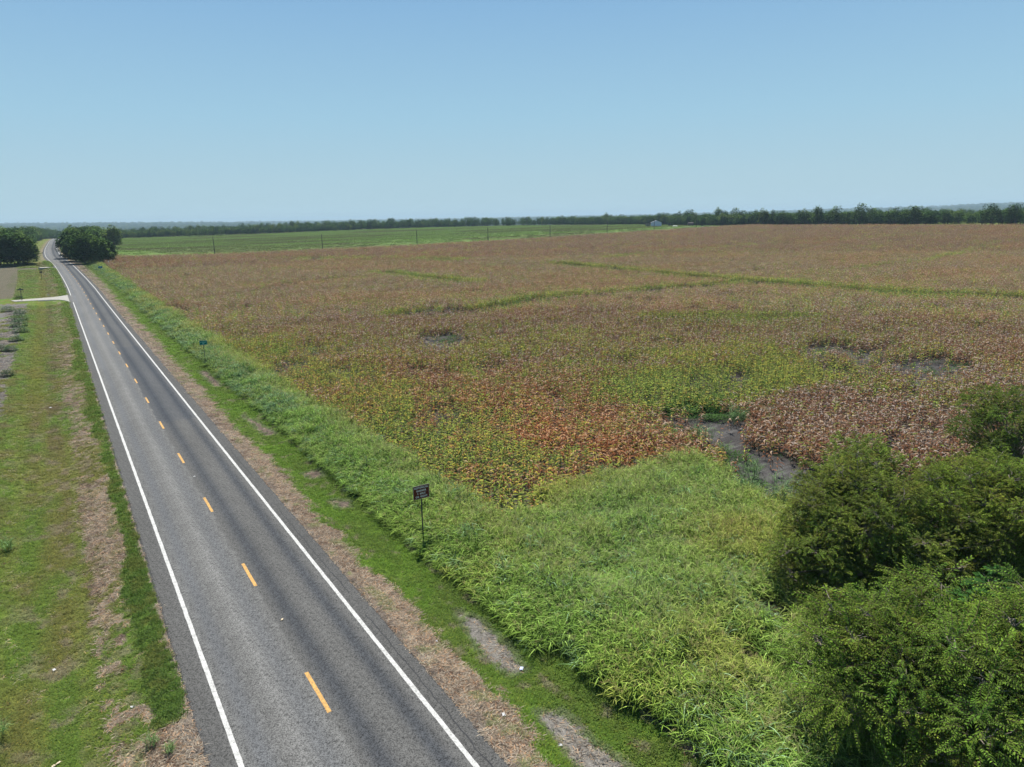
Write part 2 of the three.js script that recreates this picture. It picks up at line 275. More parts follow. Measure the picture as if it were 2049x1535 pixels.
// ---------------------------------------------------------------- road
const road = new THREE.Group(); road.name = numbered('road'); scene.add(road); tag(road, 'two lane asphalt road with white edge lines and yellow dashes', 'road', null, 'structure');
const roadY = z => land(roadX(z), z);
function ribbon(u0, u1, cols, z0, z1, lift, colour, opt = {}) {
  const p = [], c = [], uv = [], idx = []; let rows = 0, z = z0; const zsr = [];
  while (z > z1) { zsr.push(z); z -= Math.max(opt.step || .4, Math.abs(z) / 130); } zsr.push(z1);
  for (const zz of zsr) {
    const cx = roadX(zz), y = roadY(zz);
    for (let k = 0; k <= cols; k++) { let u = lerp(typeof u0 === 'function' ? u0(zz) : u0, typeof u1 === 'function' ? u1(zz) : u1, k / cols); p.push(cx + u, y + lift + (opt.crown ? .05 * (1 - (u / 4.5) ** 2) : 0), zz); c.push(...colour(u, zz)); uv.push(u / 3.1, zz / 3.1); }
    rows++;
  }
  for (let r = 0; r < rows - 1; r++) for (let k = 0; k < cols; k++) { const a = r * (cols + 1) + k, b = a + 1, d = a + cols + 1, e = d + 1; idx.push(a, b, d, b, e, d); }
  const g = new THREE.BufferGeometry(); g.setAttribute('position', new THREE.Float32BufferAttribute(p, 3)); g.setAttribute('color', new THREE.Float32BufferAttribute(c, 3)); g.setAttribute('uv', new THREE.Float32BufferAttribute(uv, 2)); g.setIndex(idx); g.computeVertexNormals(); return g;
}
{
  const track = (u, c, w) => Math.exp(-(((u - c) / w) ** 2));
  const edge = (side) => z => side * (4.48 + .10 * (fbm(z * .6, side * 7) - .5) + .16 * Math.max(0, fbm(z * 1.9, side * 3 + 20) - .55));
  const surface = (u, z) => {
    const w = (fbm(z * .03, 4) - .5) * .25, n = fbm(u * 1.1 + 7, z * .12), s = fbm(u * 3, z * .5);
    let v = .142, b = 0;
    if (Math.abs(u) > 3.62) { v = .118; if (u < -3.6) v = .125; }
    else if (u < 0) { v = .172 + .025 * sm(-60, -160, z); v += .042 * track(u, -1.5 + w, .36) * (1 - .5 * sm(-90, -180, z)); const d = track(u, -2.75 + w, .38) * .8 + track(u, -.75 + w, .42) * .6; v -= .024 * d; b = .6 * d; }
    else { v = .128; const seam = sm(-75.5, -77, z) * (1 - sm(-129, -131, z)), d = track(u, .85 + w, .36) + track(u, 2.7 + w, .3); v += .012 * track(u, 1.85 + w, .5); v -= .042 * Math.min(1, d) * (1 - .25 * seam); v -= .022 * seam; b = .85 * Math.min(1, d) + .5 * seam; if (z < -131) { v -= .008; b += .25; } if (u > 3.2) v += .02; }
    if (Math.abs(u) < .14) v += .012;
    v *= .88 + .2 * n + .1 * (s - .5);
    if (u < -1 && z < -212 && z > -244) { const g = sm(-212, -222, z) * (1 - sm(-234, -244, z)) * sm(-.5, -3.4, u); v = lerp(v, .22, .5 * g); }
    return [v * (1.02 - .11 * b), v * (1.0 - .03 * b), v * (.96 + .12 * b)];
  };
  const tar = new THREE.MeshPhysicalMaterial({ vertexColors: true, map: tarTex, bumpMap: tarBump, bumpScale: .012, roughness: .97, specularIntensity: .3, color: new THREE.Color().setRGB(.92, .92, .9) });
  const g1 = ribbon(edge(-1), edge(1), 72, 30, -1400, .012, surface, { crown: true, step: .3 });
  // broken outer edges of the slab
  const skirt = s => ribbon(z => s < 0 ? -4.75 : edge(1)(z), z => s < 0 ? edge(-1)(z) : 4.75, 1, 30, -1400, 0, () => [.1, .1, .1], { step: .3 });
  const gs = [-1, 1].map(s => { const g = skirt(s), p = g.attributes.position; for (let k = 0; k < p.count; k++) { const outer = s < 0 ? k % 2 === 0 : k % 2 === 1; p.setY(k, p.getY(k) + (outer ? -.13 : .0115)); } g.computeVertexNormals(); return g; });
  mesh('asphalt', mergeGeometries([g1, ...gs]), tar, road).userData.kind = 'structure';
  const white = new THREE.MeshStandardMaterial({ vertexColors: true, roughness: .75, map: earthTex, color: new THREE.Color().setRGB(1, 1, 1) });
  const wc = (u, z) => { const v = .6 * (.86 + .26 * (fbm(z * 2.3, u * 9) - .4)); return [v, v * .985, v * .93]; };
  const wob = (s) => z => .012 * (vnoise(z * 1.5, s) - .5) + .016 * (vnoise(z * 7, s + 9) - .5);
  const line = (u, z0, z1) => mesh('edge_line', ribbon(z => u - .096 + wob(1)(z), z => u + .096 + wob(5)(z), 2, z0, z1, .020 + .05 * (1 - (u / 4.5) ** 2), wc, { step: .25 }), white, road);
  line(3.54, 30, -428); line(3.54, -440, -1380); line(-3.54, 30, -217); line(-3.54, -238.5, -1380);
  const yellow = std([.6, .32, .06], { roughness: .7, map: earthTex }); yellow.color.multiplyScalar(.92);
  const dashes = [0, 1, 2].map(s => {
    const r = rng(70 + s), n = 16, p = [], idx = [], uv = [];
    for (let k = 0; k <= n; k++) for (const q of [-1, 1]) { p.push(q * (.086 + .01 * (r() - .5)), 0, -3.1 * k / n + (k === 0 || k === n ? q * .04 * (r() - .5) : 0)); uv.push(q * .03 + s * .3, k * .06); }
    for (let k = 0; k < n; k++) { const a = k * 2; idx.push(a, a + 1, a + 2, a + 1, a + 3, a + 2); }
    const g = new THREE.BufferGeometry(); g.setAttribute('position', new THREE.Float32BufferAttribute(p, 3)); g.setAttribute('uv', new THREE.Float32BufferAttribute(uv, 2)); g.setIndex(idx); g.computeVertexNormals(); return g;
  });
  for (let k = -2; k < 32; k++) { const z = -24.95 - k * 12.19; const m = mesh('lane_dash', dashes[(k + 3) % 3], yellow, road); const x = roadX(z), x2 = roadX(z - 3.1); m.position.set(x + .08, Math.max(roadY(z), roadY(z - 3.1)) + .0685, z); m.rotation.y = Math.atan2(x - x2, 3.1); m.rotation.x = Math.atan2(roadY(z - 3.1) - roadY(z), 3.1); }
  // the long crack outside the right edge line
  const dark = std([.028, .028, .03], { roughness: 1 });
  const cr = z => 4.0 + .24 * (fbm(z * .35, 60) - .5) + .10 * (vnoise(z * 2.6, 61) - .5);
  for (const [z0, z1] of [[-14, -31], [-33.5, -47], [-55, -63]]) mesh('crack', ribbon(z => cr(z) - .014 - .014 * vnoise(z * 3, 8), z => cr(z) + .014 + .014 * vnoise(z * 4, 18), 1, z0, z1, .030, () => [1, 1, 1], { step: .12 }), dark, road);
}
// gravel driveway and its culvert
{
  const gravel = new THREE.MeshStandardMaterial({ color: new THREE.Color().setRGB(.4, .38, .33), roughness: 1, map: earthTex });
  const s = new THREE.Shape(); s.moveTo(-4.3, -216.5); s.quadraticCurveTo(-5, -226.5, -8.5, -228); s.lineTo(-16.5, -229.5); s.lineTo(-17.5, -234); s.lineTo(-8.5, -236); s.quadraticCurveTo(-5.2, -237, -4.3, -243); s.lineTo(-4.3, -216.5);
  const g = new THREE.ExtrudeGeometry(s, { depth: .5, bevelEnabled: false, curveSegments: 8 }).rotateX(Math.PI / 2);
  const pos = g.attributes.position;
  g.translate(0, ground(-9, -231) + .1, 0);
  const uv = []; for (let k = 0; k < pos.count; k++) uv.push(pos.getX(k) / 3, pos.getZ(k) / 3); g.setAttribute('uv', new THREE.Float32BufferAttribute(uv, 2));
  const d = mesh('driveway', g, gravel); tag(d, 'pale gravel driveway joining the road from the left', 'driveway', null, 'structure');
  const conc = std([.36, .34, .31], { map: earthTex });
  const y = ground(-8.6, -231), c = thing('culvert', 'concrete box culvert with two dark openings under the gravel driveway', 'culvert', [-8.9, y - 1.0, -226.6]);
  mesh('headwall', bx(4.6, .25, .5, 0, .98, 0), conc, c); mesh('pillar', bx(.55, .86, .45, .15, .42, 0), std([.5, .48, .44]), c);
  for (const q of [-1, 1]) mesh('wing_wall', bx(.4, .86, 1.1, q * 2.1, .42, .3), conc, c);
  mesh('back_wall', bx(4, .86, .2, 0, .42, -2.6), conc, c); mesh('apron', bx(4, .12, 2.6, 0, -.06, -.5), conc, c);
  const c2 = thing('culvert', 'small pale concrete culvert slab in the ditch before the left roadside trees', 'culvert', [-10.2, ground(-10.2, -382) - .05, -380], .25);
  mesh('slab', bx(3.6, .3, 5, .4, .18, 0), std([.48, .44, .37], { map: earthTex }), c2); mesh('headwall', bx(2.4, .9, .35, -1.5, -.1, 2.7), conc, c2);
}
// standing water in the left ditch
{
  const water = new THREE.MeshPhysicalMaterial({ color: new THREE.Color().setRGB(.09, .085, .07), roughness: .06, ior: 1.33, metalness: 0 });
  const puddle = (x, z, rx, rz, seed, label) => { const r = rng(seed), s = new THREE.Shape(), n = 22; for (let k = 0; k < n; k++) { const a = k / n * 6.283, q = .75 + .5 * vnoise(Math.cos(a) * 1.5 + seed, Math.sin(a) * 1.5); const X = Math.cos(a) * rx * q, Y = Math.sin(a) * rz * q; k ? s.lineTo(X, Y) : s.moveTo(X, Y); } const m = mesh('puddle', new THREE.ShapeGeometry(s).rotateX(-Math.PI / 2), water); let y = -9; for (const [dx, dz] of [[0, 0], [rx * .6, 0], [-rx * .6, 0], [0, rz * .6], [0, -rz * .6]]) y = Math.max(y, ground(x + dx, z + dz)); m.position.set(x, y + .012, z); tag(m, label, 'puddle', null, 'structure'); };
  puddle(-9, -174.5, .75, 3.2, 3, 'small pale puddle in the ditch just before the driveway'); puddle(-9.1, -263, 1.0, 11, 5, 'long puddle shining in the ditch beyond the driveway'); puddle(-8.9, -282, .8, 3, 8, 'far end puddle of the ditch beyond the driveway'); puddle(-8.7, -139, .5, 1.8, 11, 'faint puddle nearest in the left ditch');
}
// ---------------------------------------------------------------- plants: materials
const K = .74;
const bladeMat = new THREE.MeshPhysicalMaterial({ color: new THREE.Color().setRGB(K, K, K), vertexColors: true, side: THREE.DoubleSide, roughness: .97, transmission: .24, thickness: 0, specularIntensity: .25 });
const farLeafMat = new THREE.MeshPhysicalMaterial({ color: new THREE.Color().setRGB(K, K, K), vertexColors: true, side: THREE.DoubleSide, roughness: 1, specularIntensity: .1 });
const leafMat = new THREE.MeshPhysicalMaterial({ color: new THREE.Color().setRGB(K, K, K), vertexColors: true, side: THREE.DoubleSide, roughness: .95, transmission: .3, thickness: 0, specularIntensity: .2 });
const treeLeafMat = new THREE.MeshPhysicalMaterial({ color: new THREE.Color().setRGB(K, K, K), vertexColors: true, side: THREE.DoubleSide, roughness: 1, transmission: .22, thickness: 0, specularIntensity: .15 });
const barkMat = new THREE.MeshStandardMaterial({ vertexColors: true, roughness: .95 });
const WHITE = [1, 1, 1];

// ---------------------------------------------------------------- mown grass and straw on the verges
{
  const tuft = (seed, n, h, spread, lean, wid) => { const r = rng(seed), b = new MB(); for (let k = 0; k < n; k++) { const a = r() * 6.283, d = Math.sqrt(r()) * spread, g = .75 + .5 * r(), y = r() < .16 ? [1.5 * g, 1.15 * g, .9 * g] : [g, g, g]; b.blade(Math.cos(a) * d, -.01, Math.sin(a) * d, r() * 6.283, h * (.6 + .8 * r()), wid * (.7 + .6 * r()), lean + .5 * r(), .5 + 1.2 * r(), [y[0] * .8, y[1] * .8, y[2] * .8], y, 2, r() - .5); } return b.geo(); };
  const kinds = [0, 1, 2].map(k => ({ g: tuft(31 + k, 16, 1, .9, .7, .13), c: new Copies() })), straws = [0, 1].map(k => ({ g: tuft(41 + k, 14, 1, .9, .05, .09), c: new Copies() }));
  const r = rng(501);
  const strip = (z0, z1, per) => { for (const [u0, u1] of [[-17, -4.5], [4.5, 11.2]]) { const n = Math.round((u1 - u0) * (z0 - z1) * per); for (let k = 0; k < n; k++) { const z = lerp(z0, z1, r()), u = lerp(u0, u1, r()), x = roadX(z) + u; const p = r(), q = r(), t = r(), w = r(), s = r(); if (!inView(x, 0, z)) continue; if (u < -4 && (drive(z) > .3 || drive2(z) > .6) && u > -17) continue; const vg = verge(x, z), y = ground(x, z), far = 1 + Math.max(0, distTo(x, z) - 45) / 60;
        if (p < vg.green) { const h = vg.tall * (.6 + .9 * q * q) * Math.sqrt(far), f = (.95 + .55 * t) * 1.05; kinds[(w * 3) | 0].c.add(x, y, z, s * 6.283, .17 * far, h, .17 * far, [vg.col[0] * f, vg.col[1] * f, vg.col[2] * f]); }
        else if (q < vg.straw) { const f = .75 + .6 * t, c = t < .25 ? mix3(C.rust, vg.col, w) : mix3(vg.col, t > .7 ? [.5, .42, .31] : C.straw, .35 + .5 * w); straws[(w * 2) | 0].c.add(x, y, z, s * 6.283, .3 * far, .12, .3 * far, [c[0] * f, c[1] * f, c[2] * f]); }
      } } };
  strip(-12, -34, 90); strip(-34, -62, 55); strip(-62, -110, 24); strip(-110, -200, 11); strip(-200, -430, 4.5);
  const g = new THREE.Group(); g.name = 'grass'; scene.add(g); tag(g, 'short mown grass of the roadside verges', 'grass', null, 'stuff');
  kinds.forEach(k => k.c.build('grass_tufts', k.g, bladeMat, g));
  const g2 = new THREE.Group(); g2.name = 'straw'; scene.add(g2); tag(g2, 'dry cut straw lying along both road edges', 'straw', null, 'stuff');
  straws.forEach(k => k.c.build('straw_litter', k.g, bladeMat, g2));
}

// ---------------------------------------------------------------- tall seeding grass between verge and corn
function tallGrassGeo(seed, stems, height, hue, spread = .42, heads = .5) {
  const r = rng(seed), b = new MB();
  for (let k = 0; k < stems; k++) {
    const a = r() * 6.283, d = Math.sqrt(r()) * spread, x = Math.cos(a) * d, z = Math.sin(a) * d, h = height * (.65 + .5 * r()), lx = (r() - .5) * .35 + .12 * Math.cos(a), lz = (r() - .5) * .35 + .12 * Math.sin(a);
    const at = t => [x + lx * t * t, h * t, z + lz * t * t];
    b.tube([at(0), at(.5), at(1)], .008, .005, [.1, .13, .04], 3);
    const nl = 7 + (r() * 3 | 0);
    for (let l = 0; l < nl; l++) {
      const t = .2 + .75 * l / nl, p = at(t), g = .36 + .85 * r(), pale = r() < .24 ? 1.65 : 1, c = [hue[0] * g * pale * (pale > 1 ? 1.15 : 1), hue[1] * g * pale, hue[2] * g * pale * (pale > 1 ? 1.5 : 1)];  // some blades whitened: sun highlights put into the leaf colour
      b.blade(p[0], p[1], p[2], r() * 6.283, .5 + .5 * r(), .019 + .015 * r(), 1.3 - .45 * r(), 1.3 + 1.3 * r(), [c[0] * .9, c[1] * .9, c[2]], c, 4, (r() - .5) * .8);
    }
    if (r() < heads) { const p = at(1); for (let q = 0; q < 7; q++) { const az = r() * 6.283; b.blade(p[0], p[1] + q * .03, p[2], az, .16 + .14 * r(), .012, 1.2 - .4 * r(), .6, [.42, .4, .17], [.5, .43, .22], 2); } }
  }
  return b.geo();
}
const tgFresh = [1, 2, 3].map(k => tallGrassGeo(80 + k, 8, 1.1, [.23, .385, .055], .45, .2)), tgPale = [1, 2].map(k => tallGrassGeo(90 + k, 8, 1.2, [.335, .455, .08], .45, .4)), tgBlue = [1, 2].map(k => tallGrassGeo(95 + k, 8, 1.1, [.22, .375, .14], .45, .3));  // bluish set also carries the silvery gloss of upright leaves as painted colour
{
  const all = [...tgFresh, ...tgPale, ...tgBlue].map(g => ({ g, c: new Copies() }));
  const r = rng(77);
  const grow = (x, z, big = 1) => {
    const n = fbm(x * .16 + 5, z * .16), n2 = fbm(x * .5, z * .5 + 30), pick = r(), f = .82 + .4 * r();
    const lf = x - roadX(z), edge = sm(9.2, 12.2, lf), hollow = .42 + .75 * fbm(x * .38 + 3, z * .3) + .35 * n2;
    let k; const pale = sm(11.5, 14.5, lf) * (z < -36 ? .75 : .55) + .25 * sm(.5, .7, n) , blue = z < -70 ? .55 * (1 - sm(12, 14.4, lf)) : .12;
    k = pick < pale ? 3 + (r() * 2 | 0) : pick < pale + blue ? 5 + (r() * 2 | 0) : (r() * 3 | 0);
    const y = (.38 + .62 * edge) * hollow * (.8 + .4 * r());
    if (hollow < .72 && r() < .55) return; all[k].c.add(x, ground(x, z) - .03, z, r() * 6.283, big * (1 + .3 * r()), y * (.9 + .1 * big), big * (1 + .3 * r()), [f * (.8 + .4 * n), f * (.95 + .12 * n2), f * (1.0 - .25 * n)]);
  };
  // the strip beside the corn
  for (let z = -12; z > -436;) { const D = Math.abs(z), step = D < 60 ? .34 : D < 120 ? .5 : D < 220 ? .75 : 1.1; for (let u = 9.4; u < 15.3; u += step) { const zz = z - r() * step, uu = u + (r() - .5) * step * 1.2 + (fbm(3, zz * .12) - .5) * 1.5 + .5 * (fbm(9, zz * .6) - .5), x = roadX(zz) + uu; if (!inView(x, .8, zz)) continue; const right = 14.7 + .9 * (fbm(7, zz * .2) - .5); if (uu < 9.75 || (spot(x, zz) && r() < .9) || (zz < -34 && uu > right)) continue; if (zz > -24 && uu < 10.2 + (fbm(1, zz * .5) * .8)) continue; grow(x, zz, step > .6 ? 1.25 : 1); } z -= step; }
  // the wide patch at the corner of the field
  for (let x = 14; x < 40; x += .36) for (let z = -10; z > -37.5; z -= .36) {
    const X = x + (r() - .5) * .4, Z = z + (r() - .5) * .4, s = cornSouth(X), q = r(); if (Z < s - .8 - .4 * q || !inView(X, .8, Z) || inPoly(BARE, X, Z)) continue;
    const thin = sm(-23, -17, Z) * .74 + .5 * sm(.56, .66, fbm(X * .3 + 8, Z * .3)) * sm(-26, -20, Z), gap = polyDist(BARE, X, Z, true);
    if (q < thin || (q < .93 && spot(X, Z))) continue; if (gap < 1.3 && X > 29 && q < .55) continue; if (X > 28 && Z > -27 && q < .35) continue;
    grow(X, Z);
  }
  const g = new THREE.Group(); g.name = 'tall_grass'; scene.add(g); tag(g, 'tall seeding grass between the mown verge and the corn', 'tall grass', null, 'stuff');
  all.forEach(k => k.c.build('grass_clumps', k.g, bladeMat, g));
}

// ---------------------------------------------------------------- corn
const DRY = [[.4, .165, .055], [.5, .27, .11], [.62, .43, .22], [.26, .1, .04], [.78, .62, .42], [.44, .2, .08]], YEL = [[.6, .5, .07], [.45, .47, .06], [.58, .38, .07], [.33, .4, .05]], GRN = [[.19, .29, .045], [.28, .36, .05], [.13, .22, .04], [.36, .37, .07]];
function cornPlant(b, r, x0, z0, mode, detail, size = 1) {
  const h = (1.45 + .5 * r()) * size, lx = (r() - .5) * .25, lz = (r() - .5) * .25, at = t => [x0 + lx * t, h * t, z0 + lz * t], pal = () => { const q = r(); const p = mode === 0 ? (q < .93 ? DRY : YEL) : mode === 1 ? (q < .42 ? DRY : q < .78 ? YEL : GRN) : (q < .1 ? DRY : q < .3 ? YEL : GRN); return p[(r() * p.length) | 0]; };
  const stalk = mode === 2 ? [.14, .17, .05] : [.3, .2, .1];
  if (detail > 1) b.tube([at(0), at(.5), at(1)], .014, .008, stalk, 3); else { const w = .009; const p = at(0), q = at(1), A = b.v(p[0] - w, p[1], p[2], stalk), B = b.v(p[0] + w, p[1], p[2], stalk), D = b.v(q[0], q[1], q[2], stalk); b.tri(A, B, D); }
  const az0 = r() * 6.283, nl = detail > 1 ? 9 : 7;
  for (let l = 0; l < nl; l++) {
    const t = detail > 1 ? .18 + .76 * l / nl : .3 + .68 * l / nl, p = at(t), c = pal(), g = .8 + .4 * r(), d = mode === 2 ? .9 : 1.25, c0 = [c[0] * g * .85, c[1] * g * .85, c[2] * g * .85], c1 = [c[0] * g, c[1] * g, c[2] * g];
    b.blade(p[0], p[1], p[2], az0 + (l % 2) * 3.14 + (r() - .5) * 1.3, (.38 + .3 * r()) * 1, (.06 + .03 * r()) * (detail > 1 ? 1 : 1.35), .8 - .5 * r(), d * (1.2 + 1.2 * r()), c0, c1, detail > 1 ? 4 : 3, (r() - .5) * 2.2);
  }
  const top = at(1), tc = mode === 2 ? [.25, .23, .1] : [.36, .22, .12];
  for (let q = 0; q < (detail > 1 ? 4 : 1); q++) b.blade(top[0], top[1] - .05, top[2], r() * 6.283, .16 + .1 * r(), detail > 1 ? .014 : .03, 1.2 - .8 * r(), .5, tc, tc, 2);
  if (detail > 1) { const p = at(.5), c = mode === 2 ? [.2, .24, .08] : [.46, .36, .2]; b.blade(p[0], p[1], p[2], r() * 6.283, .24, .06, mode === 2 ? 1 : -.6 + r(), .4, c, c, 2); }
}
{
  const soft = (r, m) => { const q = r(); return m === 0 ? (q < .86 ? 0 : q < .95 ? 1 : 2) : m === 1 ? (q < .6 ? 1 : q < .8 ? 0 : 2) : q < .72 ? 2 : q < .88 ? 1 : 0; };
  const near = [0, 1, 2].map(m => [1, 2, 3, 4].map(s => { const b = new MB(); cornPlant(b, rng(200 + m * 10 + s), 0, 0, m, 2); return { g: b.geo(), c: new Copies() }; }));
  const mid = [0, 1, 2].map(m => [1, 2, 3].map(s => { const b = new MB(), r = rng(300 + m * 10 + s); for (let k = 0; k < 7; k++) cornPlant(b, r, (r() - .5) * .85, (k + .5) / 7 * 1.6 - .8, soft(r, m), 1, .85 + .3 * r()); return { g: b.geo(), c: new Copies() }; }));
  const far = [0, 1, 2].map(m => [1, 2, 3].map(s => { const b = new MB(), r = rng(400 + m * 10 + s); for (let k = 0; k < 16; k++) cornPlant(b, r, (r() - .5) * 1.9, (r() - .5) * 3.3, soft(r, m), 1, .85 + .35 * r()); return { g: b.geo(), c: new Copies() }; }));
  const r = rng(1234);
  // 0 dry, 1 turning yellow, 2 green
  const state = (x, z, f) => {
    const big = fbm(x * .012 + 3, z * .02 + 8), mid_ = fbm(x * .05 + 11, z * .09), fine = fbm(x * .35, z * .35);
    let green = .04 + .3 * sm(.52, .72, big * .5 + mid_ * .5) + .4 * sm(.55, .72, fbm(x * .03 + 3 * fine, z * .085 + 50)) + .45 * (fine - .42), yel = .13 + .25 * (fine - .4);
    for (const g of GREENS) { const q = ((x - g[0]) ** 2 + (z - g[1]) ** 2) / (g[2] * g[2]); if (q < 6) green += g[3] * Math.exp(-q); }
    if (f < 3) green += .9 * (1 - sm(1.1, 2.2 + .8 * fine, f)); const D0 = Math.hypot(x + 7, z); yel *= 1 - .6 * sm(70, 180, D0); green *= 1 - .6 * sm(90, 240, D0) * (f < 3 ? 0 : 1);
    const cr = corner(x, z); yel += .55 * cr + .25 * sm(-42, -36, z) * sm(36, 30, x); green += .62 * cr * sm(.28, .58, fine);
    if (x > 37 && x < 62 && z > -45 && z < -22) { green -= .5; yel -= .1; }
    if (x > 24 && x < 40 && z > -60 && z < -36) { green -= .25; yel += .12 * fine; }
    const q = r(); return q < green ? 2 : q < green + yel ? 1 : 0;
  };
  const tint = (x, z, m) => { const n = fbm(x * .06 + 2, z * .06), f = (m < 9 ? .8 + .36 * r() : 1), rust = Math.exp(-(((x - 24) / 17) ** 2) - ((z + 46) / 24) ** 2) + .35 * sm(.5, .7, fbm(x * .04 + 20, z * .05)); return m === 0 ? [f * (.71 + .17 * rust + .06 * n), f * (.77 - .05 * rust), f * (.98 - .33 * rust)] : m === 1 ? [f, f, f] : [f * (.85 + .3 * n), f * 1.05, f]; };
  const low = (x, z) => { const g = fbm(x * .13 + 60, z * .13); if (g > .66 && fbm(x * .8, z * .8) > .45) return true; const w = fbm(x * .012 + z * .006, z * .022 + 4); return Math.abs(w - .5) < .006 && vnoise(x * .05, z * .05) > .35; };
  const swell = (x, z) => .62 + .4 * fbm(x * .07 + 9, z * .1) + .36 * fbm(x * .022 + 4, z * .11 + 2) + .1 * (vnoise(x * .4, z * .4) - .5);
  let n = [0, 0, 0];
  for (let x = CORN.x0; x < CORN.x1; x += .9) for (let z = -22; z > CORN.z1; z -= .245) {
    if (distTo(x, z) > 142) continue;
    const X = x + (r() - .5) * .75, Z = z + (r() - .5) * .3; if (!inView(X, 1, Z)) continue;
    if (Z > cornSouth(X)) continue; if (bare(X, Z)) { if (r() > .02 + .16 * sm(.55, .7, fbm(X * .8, Z * .8 + 20))) continue; } else { if (r() < .06 || (low(X, Z) && r() < .8)) continue; const d = polyDist(BARE, X, Z, true); if (d < 2.2 && X < 45 && Z < -42 && X > 40 && r() < .75) continue; }
    const f = furrow(X, Z); if (f < 1 && r() < .97) continue;
    const m = state(X, Z, f), k = near[m][(r() * 4) | 0], h = (.8 + .3 * r()) * swell(X, Z) * 1.05 * (m === 2 && f < 3 ? 1.08 : 1);
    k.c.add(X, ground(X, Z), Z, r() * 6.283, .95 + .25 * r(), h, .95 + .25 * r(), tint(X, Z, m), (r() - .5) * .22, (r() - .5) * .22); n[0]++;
  }
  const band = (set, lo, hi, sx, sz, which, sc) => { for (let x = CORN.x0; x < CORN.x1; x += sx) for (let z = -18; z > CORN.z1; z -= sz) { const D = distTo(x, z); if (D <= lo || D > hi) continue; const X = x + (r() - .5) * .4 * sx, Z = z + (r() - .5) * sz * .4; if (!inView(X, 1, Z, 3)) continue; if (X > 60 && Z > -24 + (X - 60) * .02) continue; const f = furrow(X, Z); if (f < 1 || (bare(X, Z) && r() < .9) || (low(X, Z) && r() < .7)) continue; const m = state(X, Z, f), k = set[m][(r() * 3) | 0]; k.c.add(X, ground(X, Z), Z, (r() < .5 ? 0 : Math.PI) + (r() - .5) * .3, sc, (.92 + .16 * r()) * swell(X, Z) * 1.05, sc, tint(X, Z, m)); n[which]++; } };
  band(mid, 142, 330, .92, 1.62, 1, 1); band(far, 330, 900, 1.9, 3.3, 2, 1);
  const g = new THREE.Group(); g.name = 'corn_crop'; scene.add(g); tag(g, 'ripening corn, brown and yellow with green streaks, filling the big field', 'corn', null, 'stuff');
  near.flat().forEach((k, i) => k.c.build('corn_plants', k.g, bladeMat, g)); mid.flat().forEach(k => k.c.build('corn_rows', k.g, bladeMat, g)); far.flat().forEach(k => k.c.build('corn_rows', k.g, bladeMat, g));
  console.log('corn', n.join(' '));
}

